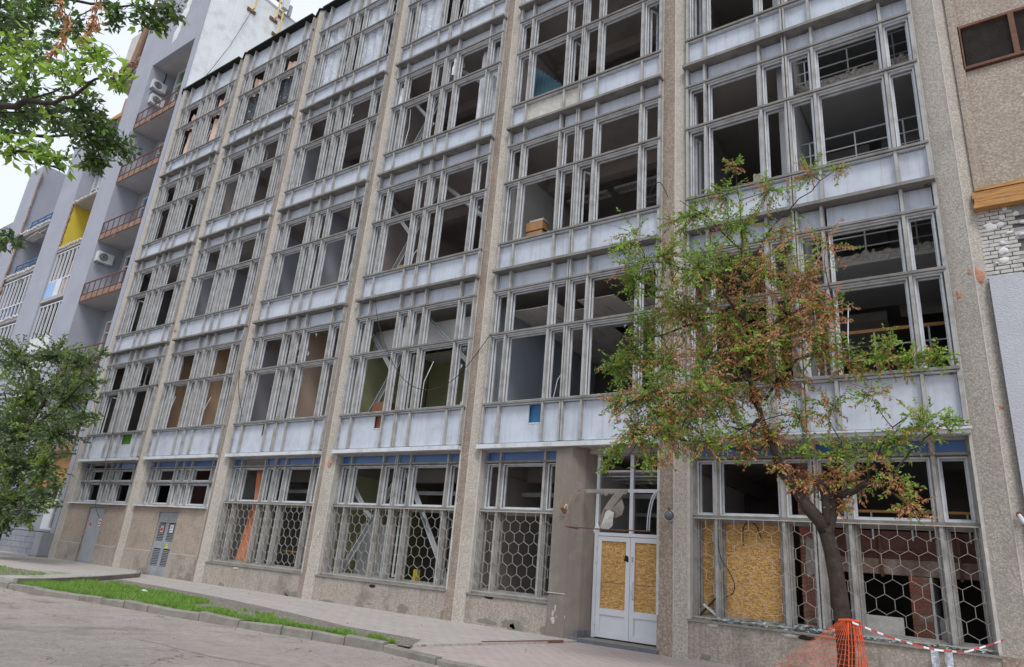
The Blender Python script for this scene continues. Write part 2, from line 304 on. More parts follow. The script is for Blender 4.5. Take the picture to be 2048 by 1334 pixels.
def sheet(name, pts, z, m, thick=0, kind='structure', parent=None):
    b = MB()
    if thick: b.prism(pts, z-thick, z)
    else: b.poly([(x, y, z) for x, y in pts])
    return b.build(name, m, parent, kind=kind)
def cloth(x0, x1, z0, z1, y, folds, amp, seed=0, nx=26, nz=14, gather=0, sag=0):
    """hanging cloth / film with folds; gather pulls the top together"""
    b = MB(); rr = random.Random(seed); ph = rr.uniform(0, 6)
    for j in range(nz+1):
        t = j/nz
        for i in range(nx+1):
            u = i/nx; g = 1-gather*t
            xx = x0+(x1-x0)*(u*g+(1-g)*.72); n_ = mnoise.noise((u*4+seed, t*3, seed*.7))
            yy = y+amp*math.sin(u*folds*6.283+ph+n_*1.6)*(.5+.5*abs(n_)+.3)+.5*amp*n_
            b.v.append((xx, yy, z0+(z1-z0)*t-sag*t*math.sin(u*3.14159)))
    for j in range(nz):
        for i in range(nx):
            o = j*(nx+1)+i; b.f.append((o, o+1, o+nx+2, o+nx+1)); b.m.append(0)
    return b

# ================================================================== SETTING
sheet('ground', [(-400, -400), (400, -400), (400, 400), (-400, 400)], -.17, 'dirt')
KERB = [(-60, -8.6), (-20, -7.7), (8, -7.05), (14.2, -7.0), (16.7, -7.0), (18, -6.55), (19.7, -6.36), (22.2, -6.06), (24.5, -5.75), (26, -5.52), (26.9, -5.42), (28.3, -5.62), (29.6, -5.85), (33, -6.3), (60, -7.5)]
sheet('road', [(x, y) for x, y in KERB]+[(90, -9), (90, -60), (-120, -60), (-120, -10)], -.12, 'asphalt')
inner = [(x, y+.10) for x, y in KERB]
split = [(27.75, -.3), (27.45, -2.5), (27.0, -5.32)]
sheet('pavement', [(-60, 9), (-60, -8.5)]+[p for p in inner if -60 < p[0] < 26.95]+split[::-1]+[(27.75, 9)], 0, 'paver', .16)
sheet('entrance_pavement', split[::-1]+[(27.75, 3.0), (60, 3.0), (60, -7.4)]+[p for p in inner[::-1] if 27 < p[0] < 60], -.04, 'paverpink', .13)
b = MB()
b.bar((27.7, -.6, -.012), (27.25, -3.0, -.012), .07, .06)
b.build('pavement_edging', mat('dark_red_edging', (.20, .10, .085), (.15, .08, .07), 5, .9), None, kind='structure')
# kerb: single stones, some sunk or shifted
kerb = struct('kerb'); L_ = 0
for (x0, y0), (x1, y1) in zip(KERB, KERB[1:]):
    d = math.hypot(x1-x0, y1-y0)
    if x1 < 2 or x0 > 45: n = 1
    else: n = max(1, round(d/.95))
    for i in range(n):
        if abs((x0+(x1-x0)*(i+.5)/n)-16.9) < .35: continue      # the gap where a stone is missing
        a = Vector((x0+(x1-x0)*i/n, y0+(y1-y0)*i/n, 0)); c = Vector((x0+(x1-x0)*(i+1)/n, y0+(y1-y0)*(i+1)/n, 0))
        t = (c-a).normalized(); nrm = Vector((-t.y, t.x, 0)); dz = rnd.uniform(-.02, .012)+(-.05 if x0 >= 26.9 else 0)+.03; sh = rnd.uniform(-.02, .02)
        a += t*.012; c -= t*.012; p = nrm*(.0+sh); q = nrm*(.15+sh); h = .10+dz-.07
        top = .01+dz; tl = rnd.uniform(-.025, .025)
        m = MB(); o = [a+p, c+p, c+q, a+q]; ch = .025
        m.v = [(*v.xy, -.3) for v in o]+[(*v.xy, top-ch) for v in o[:2]]+[(*(v+nrm*ch).xy, top+rnd.uniform(-.004, .004)) for v in o[:2]]+[(*v.xy, top) for v in o[2:]]
        m.f = [(0, 1, 5, 4), (4, 5, 7, 6), (6, 7, 8, 9), (2, 3, 9, 8), (0, 4, 6, 9, 3), (1, 2, 8, 7, 5), (3, 2, 1, 0)]; m.m = [0]*7
        m.v = [(x+rnd.uniform(-.006, .006), y+rnd.uniform(-.008, .008), z+(tl if k in (4, 6, 9) else -tl)+rnd.uniform(-.006, .006) if z > -.2 else z) for k, (x, y, z) in enumerate(m.v)]
        m.build('kerb_stone', 'concrete', kerb)
# grass strip
GU = [(10.2, -5.4), (11.3, -4.0), (15, -3.8), (18.1, -4.1), (21.8, -4.5), (24.2, -4.9), (26.1, -4.95), (26.9, -5.1)]
GL = [(26.8, -5.22), (26, -5.34), (24.5, -5.58), (22.2, -5.88), (19.7, -6.18), (18, -6.38), (16.7, -6.8), (14.2, -6.82), (9, -6.9)]
sheet('dirt_strip', [(9.5, -4.6), (11.2, -2.7), (15, -2.72), (18.1, -2.95), (21.8, -3.5), (24.4, -4.1), (26.6, -4.1), (27.3, -5.2)]+GL, .006, 'dirt')
def interp(P, x):
    P = sorted(P)
    for (x0, y0), (x1, y1) in zip(P, P[1:]):
        if x0 <= x <= x1: return y0+(y1-y0)*(x-x0)/(x1-x0)
    return P[0][1] if x < P[0][0] else P[-1][1]
def grass(name, n, xr, lo, hi, z, hmax, seed, dens=None):
    r = np.random.RandomState(seed); x = r.uniform(*xr, n*3); u = r.uniform(0, 1, n*3)
    yl = np.array([interp(lo, q) for q in x]); yh = np.array([interp(hi, q) for q in x]); y = yl+(yh-yl)*u
    cl = np.array([mnoise.noise((a*1.3, c*1.3, 3.1)) for a, c in zip(x, y)])
    cl += .5*np.array([mnoise.noise((a*4.1, c*4.1, 9.1)) for a, c in zip(x, y)]); keep = r.uniform(-.5, .35, n*3) < cl+(.5-u)*.7-np.clip((x-19)/15, 0, .45); x, y, cl = x[keep][:n], y[keep][:n], cl[keep][:n]; k = len(x)
    h = hmax*(.4+.6*r.uniform(0, 1, k))*(1+.6*cl); a = r.uniform(0, 6.28, k); wd = .010+.006*r.uniform(0, 1, k); ln = r.normal(0, .45, (k, 2))*h[:, None]
    v = np.zeros((k, 3, 3)); v[:, 0] = np.stack([x-np.cos(a)*wd, y-np.sin(a)*wd, np.full(k, z)], 1); v[:, 1] = np.stack([x+np.cos(a)*wd, y+np.sin(a)*wd, np.full(k, z)], 1)
    v[:, 2] = np.stack([x+ln[:, 0], y+ln[:, 1], z+h], 1)
    me = bpy.data.meshes.new(name); me.vertices.add(k*3); me.vertices.foreach_set('co', v.ravel()); me.loops.add(k*3); me.loops.foreach_set('vertex_index', np.arange(k*3)); me.polygons.add(k); me.polygons.foreach_set('loop_start', np.arange(k)*3); me.update(calc_edges=True)
    me.materials.append(M['grass']); o = put(name, me, (0, 0, 0), None, label='bright green grass growing between the kerb and the pavement' if hmax > .08 else 'dark short grass on the raised platform', cat='grass', kind='stuff'); return o
grass('grass', 52000, (10.0, 26.9), GL, GU, .005, .11, 3)
# raised platform in front of the doors at the left
PLAT = [(8.25, .2), (8.3, -.15), (10.4, -1.3), (12.8, -3.72), (14.6, -5.9), (15.0, -6.85), (-60, -8.3), (-60, 3.2), (-.4, 3.2), (-.4, .2)]
sheet('platform', PLAT, .10, 'paver', .12)
b = MB()
for a, c in zip(PLAT[1:6], PLAT[2:6]): b.bar((*a, .07), (*c, .07), .13, .13)
b.build('platform_edge', 'concrete', None, kind='structure')
sheet('platform_dirt', [(-20, -6.1), (9.5, -5.1), (11.4, -4.7), (12.6, -5.2), (13.4, -6.6), (-20, -7.6)], .106, 'dirt')
grass('platform_grass', 3500, (-8, 13), [(-8, -7), (13, -6.5)], [(-8, -6), (9.5, -5.1), (11.4, -4.75), (13, -5.4)], .107, .07, 5)

# ================================================================== OFFICE BUILDING
H = 5.122; B1 = 4.75
office = thing('office_building', (18, 0, 0), 'long war-damaged office block with grey curtain wall of blown-out windows between pebbled columns', 'office building')
MXA = (.40, .93, 2.38, 2.97, 3.56, 5.04, 5.62); MXL = (.42, .93, 2.35, 2.98, 3.61, 5.14, 5.75)
def MXB(i): return MXL if i == 5 else MXA
ROOFZ = B1+3*H+5.88
def col_xy(cx, g=0): return [(cx-.33-g, .36), (cx-.33-g, .05-g), (cx+.07, -.11-g), (cx+.33+g, .05-g), (cx+.33+g, .36)]
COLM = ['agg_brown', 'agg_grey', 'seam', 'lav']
for i in range(7):
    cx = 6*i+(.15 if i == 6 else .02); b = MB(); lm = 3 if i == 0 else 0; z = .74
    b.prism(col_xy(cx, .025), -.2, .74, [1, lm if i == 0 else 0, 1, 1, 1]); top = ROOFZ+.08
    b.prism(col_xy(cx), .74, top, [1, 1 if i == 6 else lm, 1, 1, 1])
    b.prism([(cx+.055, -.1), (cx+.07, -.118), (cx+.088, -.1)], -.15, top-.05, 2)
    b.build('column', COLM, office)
    MB().prism([(cx-.42, .5), (cx-.42, .0), (cx+.07, -.2), (cx+.42, .0), (cx+.42, .5)], top, top+.07).build('column_cap', 'gap', office)
    # mortar fillet between column and glazing
    for s in (-1, 1): cb('mortar_strip', cx+s*.355-.035, cx+s*.355+.035, .055, .35, .74, ROOFZ, 'seam', office)
# parts made once and copied
def mull_mesh(w_, h, wb):
    k = ('mull', w_, round(h, 3), wb)
    if k not in _bc:
        b = MB(); b.box(-wb/2, wb/2, 0, .14, 0, h)
        if w_ > .08:
            for q in (-1, 1): b.box(q*.036-.022, q*.036+.022, -.07, 0, 0, h)
        else: b.box(-w_/2, w_/2, -.07, 0, 0, h); b.box(-w_/2-.01, w_/2+.01, -.02, -.004, 0, h)
        _bc[k] = b.mesh('mullion', 'frame')
    return _bc[k]
def window_mesh(wd, h, m='sash'):
    k = ('win', round(wd, 3), round(h, 3), m)
    if k not in _bc:
        b = MB(); x = wd/2
        for (y0, y1, t, ins) in ((.02, .06, .034, .0), (.115, .16, .042, .024)):
            a, z0, z1 = x-ins, ins, h-ins
            b.box(-a, -a+t, y0, y1, z0, z1, 0); b.box(a-t, a, y0, y1, z0, z1, 0); b.box(-a+t, a-t, y0, y1, z0, z0+t, 0); b.box(-a+t, a-t, y0, y1, z1-t, z1, 0)
        b.box(-x-.01, -x+.012, .075, .09, 0, h); b.box(x-.012, x+.01, .075, .09, 0, h)
        _bc[k] = b.mesh('window_frame', m)
    return _bc[k]
def casement_mesh(wd, h):
    k = ('case', round(wd, 3), round(h, 3))
    if k not in _bc:
        t = .05; b = MB(); b.box(0, t, -.02, .025, 0, h); b.box(wd-t, wd, -.02, .025, 0, h); b.box(t, wd-t, -.02, .025, 0, t); b.box(t, wd-t, -.02, .025, h-t, h); _bc[k] = b.mesh('casement', 'sash')
    return _bc[k]
def panel(name, x0, x1, z0, z1, m='panel', hole=None, y=.05):
    w2, h = (x1-x0)/2, z1-z0
    k = ('pan', round(w2, 3), round(h, 3), m)
    if hole:
        b = MB(); hx0, hx1, hz0 = hole
        b.box(x0, hx0, y, y+.03, z0, z1); b.box(hx1, x1, y, y+.03, z0, z1) if x1-hx1 > .02 else None; b.box(hx0, hx1, y, y+.03, z0, hz0)
        for q in range(5): b.blob((hx0+(hx1-hx0)*(q+.5)/5, y, hz0), (.07, .01, .03), q)
        return b.build(name, m, office)
    if k not in _bc:
        b = MB(); b.box(-w2, w2, 0, .03, 0, h); b.box(-w2, -w2+.035, -.03, 0, .012, h-.012); b.box(w2-.035, w2, -.03, 0, .012, h-.012); b.box(-w2+.035, w2-.035, -.015, 0, 0, .03); _bc[k] = b.mesh(name, m)
    o = put(name, _bc[k], ((x0+x1)/2, y, z0), office); o.rotation_euler[0] = rnd.uniform(-.006, .006); return o
HOLES = {(4, 1, 1): ('bluepaint', 1.9, 2.33, 5.15), (3, 1, 1): ('brownwood', 1.95, 2.33, 5.25), (2, 1, 1): ('green', 2.08, 2.33, 5.22), (0, 1, 4): ('greenwall', 3.66, 4.5, 5.2)}
FLAT = set()
def shards(x0, x1, z0, z1, y, seed, n=4):
    rr = random.Random(seed); b = MB()
    for q in range(n):
        e = rr.randrange(4); s = rr.uniform(.05, .17); t = rr.uniform(.1, .9); o = rr.uniform(-.05, .05)
        if e < 2:
            xx = x0+(x1-x0)*t; zz = z0 if e == 0 else z1; dz = s if e == 0 else -s; P = [(xx-s*.5, zz), (xx+s*.4, zz), (xx+o, zz+dz)]
        else:
            zz = z0+(z1-z0)*t; xx = x0 if e == 2 else x1; dx = s*.6 if e == 2 else -s*.6; P = [(xx, zz-s*.7), (xx+dx, zz+o), (xx, zz+s*.6)]
        f = [(a, y, c) for a, c in P]; k = [(a, y+.004, c) for a, c in P]; b.poly(f); b.poly(k[::-1])
        for i in range(3): b.poly([f[i], k[i], k[(i+1) % 3], f[(i+1) % 3]])
    return b.build('glass_shard', 'glass_shard', office, kind='stuff')
def bay_glazing(i, n):
    MX = MXB(i); B = B1+(n-1)*H; X = 6*i; top = B+5.88 if n == 4 else B+H
    bot = B-.12 if n == 1 else B+.05
    for k, mx in enumerate(MX):
        wd, wb = (.085, .16) if k == 3 else ((.06, .1) if k in (0, 6) else (.06, .11))
        o = put('mullion', mull_mesh(wd, top-bot-.06, wb-.03), (X+mx, 0, bot+.01), office)
        if not (i == 5 and n == 3 and k == 5): o.rotation_euler[1] = rnd.gauss(0, .0035)
    sill = B+(1.0 if n == 1 else .944)
    for nm, z, hh, y0 in (('sill_rail', sill, .06, -.105), ('transom', B+3.10, .06, -.10), ('transom', B+4.48, .055, -.095)):
        o = cb(nm, X+.37, X+MX[6]+.03, y0, .20, z-hh/2, z+hh/2, 'ledge', office); o.rotation_euler[1] = rnd.gauss(0, .0012)
        cb('drip_bead', X+.40, X+MX[6], -.045, .19, z-hh/2-.035, z-hh/2-.001, 'sash', office)
    if n < 4:
        o = cb('ledge', X+.33, X+MX[6]+.06, -.21, .18, B+H-.045, B+H+.035, 'ledge', office); o.rotation_euler[1] = rnd.gauss(0, .0012)
    for k in range(6):
        x0, x1 = X+MX[k]+.042, X+MX[k+1]-.042; hk = HOLES.get((i, n, k))
        mm = 'panel_rust' if (i, n, k) in ((4, 3, 1), (4, 3, 2)) else 'panel'
        if hk:
            panel('spandrel_panel', x0, x1, bot+.02, sill-.08, mm, (X+hk[1], X+hk[2], hk[3]))
            cb('board_behind_hole', X+hk[1]-.1, X+hk[2]+.1, .13, .16, hk[3]-.1, sill-.06, hk[0], office)
        else: panel('spandrel_panel', x0, x1, bot+.02, sill-.08, mm)
        panel('header_panel', x0, x1, B+4.52, top-.06, y=.11)
        wide = k in (1, 4)
        for nm, z0, z1 in (('window_frame', sill+.035, B+3.03), ('upper_window_frame', B+3.135, B+4.41)):  # both rows are windows; the upper one sits above the transom
            wdt = x1-x0-.024
            put(nm, window_mesh(wdt, z1-z0), ((x0+x1)/2, 0, z0), office)
            r = rnd.random()
            if not wide and r < (.55 if nm == 'window_frame' else .25) and (i, n) not in ((4, 1),) and not (i == 5 and k >= 2):
                hg = rnd.random() < .6; a = rnd.uniform(.9, 1.75)
                o = put('casement', casement_mesh(wdt-.18, z1-z0-.18), (x0+.09 if hg else x1-.09, .22, z0+.09), office); o.rotation_euler[2] = a if hg else math.pi-a
            elif wide and r < .16 and i < 4 and nm == 'window_frame':
                o = put('casement', casement_mesh((wdt-.18)/2, z1-z0-.18), (x0+.09, .22, z0+.09), office); o.rotation_euler[2] = rnd.uniform(1.0, 1.5)
            if r > .86 and i < 5: shards(x0+.09, x1-.09, z0+.09, z1-.09, .19, rnd.randrange(9999))
    # parapet wall behind the spandrel and slab edge behind the header
    if not (i == 5):
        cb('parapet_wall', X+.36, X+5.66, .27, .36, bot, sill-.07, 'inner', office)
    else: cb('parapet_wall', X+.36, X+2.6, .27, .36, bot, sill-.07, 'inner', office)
for n in range(1, 5):
    for i in range(6): bay_glazing(i, n)
for i in range(6):
    X = 6*i; MX = MXB(i)
    cb('roof_coping', X+.40, X+MX[6], -.22, .3, ROOFZ-.02, ROOFZ+.06, 'gap', office)
    # overhanging bottom ledge and soffit of the first floor
    o = cb('bottom_ledge', X+.33, X+MX[6]+.06, -.14, .02, B1-.27, B1-.15, 'sash', office)
    cb('soffit', X+.36, X+MX[6]+.04, .02, .62 if i == 4 else .45, B1-.27, B1-.22, 'soffit', office)
    if i == 5: cb('bottom_ledge', X+.5, X+5.84, -.19, -.14, B1-.20, B1-.155, 'sash', office)
# ---- slabs, beams, inner walls
for n in range(1, 6):
    z = B1+(n-1)*H
    x1 = 32.7 if n < 5 else 36.3
    zc = z-.42 if n > 1 else z-.40
    zt = z if n < 5 else ROOFZ-.05; zc = zc if n < 5 else ROOFZ-.6
    cb('floor_slab', -.3, x1, .37, 8, zc, zt, 'ceiling', office)
    for i in range(6):
        X = 6*i
        if i < 5 or n == 5: cb('beam', X+.3, X+6.1, 2.6, 2.95, zc-.42, zc-.002, 'ceiling', office)
        cb('beam', X+.02, X+.30, .4, 7.9, zc-.36, zc-.003, 'ceiling', office) if i else None
cb('ground_slab', -.3, 36.3, .7, 8, -.1, .10, 'floor', office)
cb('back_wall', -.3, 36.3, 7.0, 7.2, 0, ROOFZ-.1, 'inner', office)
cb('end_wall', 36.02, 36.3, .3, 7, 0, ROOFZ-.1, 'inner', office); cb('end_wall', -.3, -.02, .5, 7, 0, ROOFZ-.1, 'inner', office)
WALLS = {(0, 1): 'grey', (1, 1): 'tan', (2, 1): 'lav', (3, 1): 'olive', (4, 1): 'blue', (5, 1): 'grey', (0, 2): 'grey', (1, 2): 'lav', (2, 2): 'lav', (3, 2): 'mauve', (4, 2): 'white', (5, 2): 'grey',
         (0, 3): 'grey', (1, 3): 'mauve', (2, 3): 'lav', (3, 3): 'mauve', (4, 3): 'mauve', (5, 3): 'grey', (0, 4): 'grey', (1, 4): 'grey', (2, 4): 'grey', (3, 4): 'grey', (4, 4): 'mauve', (5, 4): 'grey'}
for (i, n), c in WALLS.items():
    z = B1+(n-1)*H
    if i: cb('partition_wall', 6*i+.03, 6*i+.16, .37, 4.2 if c in ('olive', 'tan') else 6.9, z+.003, z+H-.43 if n < 4 else ROOFZ-.61, 'w_'+c, office)
for i, n, c, x in ((2, 1, 'pink', 3.05), (1, 1, 'tan', 3.1), (2, 2, 'lav', 3.1)):
    z = B1+(n-1)*H; cb('partition_wall', 6*i+x, 6*i+x+.1, .4, 5, z+.003, z+H-.43, 'w_'+c, office)
for i, n, c, y in ((1, 1, 'tan', 2.2), (2, 1, 'pink', 4.0), (2, 2, 'lav', 3.4), (3, 1, 'olive', 4.2), (1, 2, 'lav', 3.2), (0, 1, 'grey', 3.5), (0, 2, 'grey', 3.5), (0, 3, 'grey', 3.5), (1, 3, 'lav', 3.5)):
    z = B1+(n-1)*H; cb('partition_wall', 6*i+.2, 6*i+5.95, y, y+.1, z+.003, z+H-.43, 'w_'+c, office)
# ---- suspended tile ceiling with gaps on the first floor
z = B1+4.02
for a in range(9):
    for c in range(10):
        if c == 0 and a in (6, 7) or (a, c) in ((3, 0), (4, 4)): continue
        x = 24.5+a*.6; y = .55+c*.6
        o = cb('ceiling_tile', x+.014, x+.586, y+.014, y+.586, z, z+.02, 'ceiling2', office); o.rotation_euler[0] = rnd.uniform(-.012, .012); o.location.z += rnd.uniform(-.012, .012)
for a in range(9):
    for c in range(6):
        x = 18.5+a*.6; y = 3.0+c*.6
        if rnd.random() < .06: continue
        cb('ceiling_tile', x+.006, x+.594, y+.006, y+.594, z, z+.02, 'ceiling2', office)
cb('ceiling_beam', 18.3, 23.9, 1.0, 1.25, z-.5, z+.3, 'w_white', office)
# ---- K-shaped steel wind braces inside bay 4
for n in range(0, 4):
    B = B1+(n-1)*H if n else .0; hi = B+(H-.6 if n else 4.15); lo = B+(.3 if n else .4); X = 18
    for a, c in (((X+.5, .62, lo), (X+2.9, .62, hi-.1)), ((X+3.05, .62, hi-.1), (X+5.5, .62, lo if n == 0 else B+2.2)), ((X+.4, .7, hi-.35), (X+1.72, .7, lo+(hi-lo)*.55))):
        b = MB(); b.bar(a, c, .16, .02); b.bar((a[0], a[1]+.07, a[2]), (c[0], c[1]+.07, c[2]), .02, .14); b.build('brace', 'brace', office)
# ---- stair hall behind the right half of bay 6
cb('stair_partition', 32.66, 32.98, .45, 7, B1-.4, ROOFZ-.6, 'w_grey', office)
for n in range(1, 4):
    B = B1+(n-1)*H
    for z0, y0, y1 in ((B+1.55, .9, 4.2), (B+4.2, .95, 3.9)):
        if n == 1 and z0 < B+2: z0 = B+.6
        cb('landing', 33.0, 36.0, y0+.05, y1, z0-.25, z0-.001, 'w_grey', office)
        b = MB()
        for q in range(60):   # crumbled plaster edge
            b.blob((33.03+q*.0495+rnd.uniform(-.02, .02), y0+.045, z0-.08+rnd.uniform(-.09, .08)), (rnd.uniform(.03, .085), rnd.uniform(.01, .06), rnd.uniform(.02, .10)), q+n*40)
        b.build('broken_landing_edge', 'chippale', office, kind='stuff')
        yy = y0+.35
        if n == 1 and z0 < B+2: cb('handrail', 33.0, 36.0, yy-.03, yy+.03, z0+1.75, z0+1.82, 'wood', office); zs = (z0+1.12, z0+1.43); zt = z0+1.75
        else: cb('handrail', 33.0, 36.0, yy-.02, yy+.02, z0+.98, z0+1.02, 'steel', office); zs = (z0+.32, z0+.62); zt = z0+.98
        for q in zs: cb('rail_bar', 33.0, 36.0, yy-.014, yy+.014, q-.014, q+.014, 'brace', office)
        for q in (33.2, 34.25, 35.3): cb('rail_post', q-.016, q+.016, yy-.017, yy+.017, z0, zt, 'brace', office)
    # flights seen from below
    for a, c, x0, x1 in (((4.0, B+3.8), (6.8, B+5.2), 34.6, 35.9), ((6.8, B+2.2), (3.9, B+3.75), 33.05, 34.3)):
        b = MB(); y0, z0 = a; y1, z1 = c
        b.v = [(x, y, q+dz) for x in (x0, x1) for (y, q) in (a, c) for dz in (-.16, .08)]; b.f = [(0, 2, 6, 4), (1, 5, 7, 3), (0, 1, 3, 2), (4, 6, 7, 5), (0, 4, 5, 1), (2, 3, 7, 6)]; b.m = [0]*6
        for s in range(9):
            t = s/9; b.box(x0, x1, min(y0+(y1-y0)*t, y0+(y1-y0)*(t+.11)), max(y0+(y1-y0)*t, y0+(y1-y0)*(t+.11)), z0+(z1-z0)*t+.06, z0+(z1-z0)*(t+.11)+.08)
        b.build('stair_flight', 'ceiling', office)

# ================================================================== GROUND FLOOR
YG = .32
def hexgrille(x0, x1, z0, z1, y):
    b = MB(); r = .178; w_ = r*math.sqrt(3); row = 1.5*r; t = .0075
    def seg(a, c):
        # clip to the panel
        (ax, az), (cx, cz) = a, c
        for lo, hi, p, q in ((x0, x1, 0, 0), (z0, z1, 1, 1)):
            A = [ax, az]; D = [cx, cz]
            if (A[p] < lo and D[p] < lo) or (A[p] > hi and D[p] > hi): return
            for lim, sg in ((lo, 1), (hi, -1)):
                for U, W_ in ((A, D), (D, A)):
                    if (U[p]-lim)*sg < 0:
                        f = (lim-U[p])/(W_[p]-U[p]); U[0] += (W_[0]-U[0])*f; U[1] += (W_[1]-U[1])*f
            (ax, az), (cx, cz) = A, D
        if math.hypot(ax-cx, az-cz) < .01: return
        b.bar((ax, y, az), (cx, y, cz), .0065, .016, up=(0, 1, 0))
    nr = int((z1-z0)/row)+3; nc = int((x1-x0)/w_)+3
    for j in range(-1, nr):
        for i in range(-1, nc):
            cx = x0+i*w_+(w_/2 if j % 2 else 0); cz = z0+.05+j*row
            p = [(cx+r*math.cos(math.radians(a)), cz+r*math.sin(math.radians(a))) for a in (-30, 30, 90, 150)]
            seg(p[0], p[1]); seg(p[1], p[2]); seg(p[2], p[3])
    b.box(x0-.02, x0+.012, y-.012, y+.012, z0-.02, z1); b.box(x1-.012, x1+.02, y-.012, y+.012, z0-.02, z1); b.box(x0+.012, x1-.012, y-.012, y+.012, z0-.02, z0+.006); b.box(x0+.012, x1-.012, y-.012, y+.012, z1-.012, z1+.012)
    return b.build('window_grille', 'grille', office)
def gmull(x, z0, z1, mid=0):
    wd = .085 if mid else .06; o = put('mullion', mull_mesh(wd, z1-z0, .15 if mid else .11), (x, YG, z0), office); return o
def ground_bay(i, xs, lower, ztr, zup, zlow):
    X = 6*i; MX = MXB(i)
    for k in xs: gmull(X+MX[k], zlow, 4.46, k == 3)
    a, c = X+MX[xs[0]]-.03, X+MX[xs[-1]]+.03
    for nm, z, hh in (('sill_rail', zlow, .05), ('transom', ztr, .06), ('transom', zup, .05), ('head_rail', 4.455, .05)):
        cb(nm, a, c, YG-.10, YG+.2, z-hh/2, z+hh/2, 'frame' if nm != 'transom' else 'ledge', office)
    for k in xs[:-1]:
        x0, x1 = X+MX[k]+.05, X+MX[k+1]-.05
        for nm, z0, z1 in (('window_frame', zlow+.04, ztr-.045), ('upper_window_frame', ztr+.045, zup-.04)):
            put(nm, window_mesh(x1-x0-.024, z1-z0, 'shadedsash' if nm == 'window_frame' and i > 1 else 'sash'), ((x0+x1)/2, YG, z0), office)
            if k not in (1, 4) and rnd.random() < .5 and i < 4:
                o = put('casement', casement_mesh(x1-x0-.18, z1-z0-.18), (x0+.09, YG+.22, z0+.09), office); o.rotation_euler[2] = rnd.uniform(.9, 1.7)
        if not ((i == 0 and k in (1, 2)) or (i == 2 and k == 1) or (i == 5 and k == 2)):
            cb('blue_panel', x0-.02, x1+.02, YG+.01, YG+.04, zup+.03, 4.43, 'blueglass', office)
        elif i: cb('board_panel', x0-.02, x1+.02, YG+.05, YG+.08, zup+.03, 4.43, 'inner', office)
for i in (2, 3): ground_bay(i, range(7), 1, 2.87, 4.17, .76)
ground_bay(4, range(4), 1, 2.87, 4.17, .76); ground_bay(5, range(7), 1, 2.87, 4.17, .76)
for i in (0, 1): ground_bay(i, range(7), 1, 3.58, 4.17, 2.66)
for i, a, c in ((2, .36, 5.66), (3, .36, 5.66), (4, .36, 2.93), (5, .36, 5.8)):
    X = 6*i
    hexgrille(X+a+.06, X+c-.06, .80, 2.83, YG-.15)
    cb('sill_wall', X+a, X+c, .04, .52, -.12, .70, 'plinth', office); o = cb('sill_slab', X+a, X+c, .0, .55, .70, .735, 'concrete', office)
for q, (x, z) in enumerate(((32.4, .66), (32.75, .64), (30.9, .68), (20.9, .6), (14.2, .63), (25.1, .69))):
    MB().blob((x, .045, z), (.16, .03, .05), q+70).build('plaster_chip', 'gap' if q % 2 else 'chippale', office)
# solid base with the two steel doors (bays 1 and 2)
for X, d0, d1, dz in ((0, 2.42, 3.86, 2.42), (6, 2.40, 3.80, 2.38)):
    for a, c, z0, z1, y0 in ((.36, d0, -.1, 2.56, .05), (d1, 5.66, -.1, 2.56, .05), (d0, d1, dz, 2.56, .05)): cb('base_wall', X+a, X+c, y0, .55, z0, z1, 'base', office)
    for a, c in ((.36, d0), (d1, 5.66)): cb('plinth_course', X+a, X+c, .025, .05, -.1, .86, 'plinth', office); cb('plinth_joint', X+a, X+c, .02, .05, .86, .885, 'seam', office)
    cb('sill_slab', X+.36, X+5.66, -.10, .4, 2.565, 2.61, 'sash', office)
MB().prism([(8.2, -.105), (9.95, -.105), (9.8, -.42)], 2.56, 2.60).build('sill_slab', 'sash', office)
MB().prism([(3.2, -.105), (4.3, -.105), (3.9, -.22)], 2.555, 2.59).build('sill_slab', 'sash', office)
d = put('steel_door', None, (3.14, .33, .10), office)
b = MB().box(2.42, 3.86, .30, .36, .10, 2.41); b.box(2.47, 3.81, .285, .30, .14, 2.37); b.build('door_leaf', 'steel', d)
def sign(parent, x, y, z, w_, h, kind):
    b = MB(); b.box(x-w_/2, x+w_/2, y-.006, y, z, z+h, 0)
    if kind == 'red':
        b.box(x-w_/2+.02, x+w_/2-.02, y-.009, y-.006, z+.02, z+h-.02, 1); b.box(x-w_*.22, x+w_*.22, y-.012, y-.009, z+h*.52, z+h*.8, 2); b.box(x-w_*.3, x+w_*.3, y-.012, y-.009, z+h*.2, z+h*.36, 2); return b.build('sign_plate', ['signred', 'signwhite', 'black'], parent)
    if kind == 'white':
        b.box(x-w_*.25, x+w_*.25, y-.009, y-.006, z+h*.5, z+h*.82, 1); b.box(x-w_*.32, x+w_*.32, y-.009, y-.006, z+h*.18, z+h*.34, 1); return b.build('sign_plate', ['signwhite', 'steel'], parent)
    if kind == 'pink':
        b.box(x-w_*.36, x+w_*.36, y-.009, y-.006, z+h*.25, z+h*.75, 1); return b.build('sign_plate', [mat('faded_pink_sign', (.6, .42, .44), None, 3, .5), 'signred'], parent)
def warntri(parent, x, y, z, s, bm='black'):
    b = MB(); b.v = [(x-s/2, y, z), (x+s/2, y, z), (x, y, z+s*.9), (x-s/2, y-.006, z), (x+s/2, y-.006, z), (x, y-.006, z+s*.9)]; b.f = [(3, 4, 5), (0, 1, 4, 3), (1, 2, 5, 4), (2, 0, 3, 5)]; b.m = [0]*4
    y2 = y-.008; b.poly([(x-.02*s/.2, y2, z+s*.3), (x+.025*s/.2, y2, z+s*.42), (x+.005, y2, z+s*.42), (x+.02*s/.2, y2, z+s*.66), (x-.03*s/.2, y2, z+s*.36), (x-.006, y2, z+s*.38), (x-.012*s/.2, y2, z+s*.12)], 1)
    return b.build('warning_triangle', ['yellowsign', bm], parent)
d.location.y -= .19
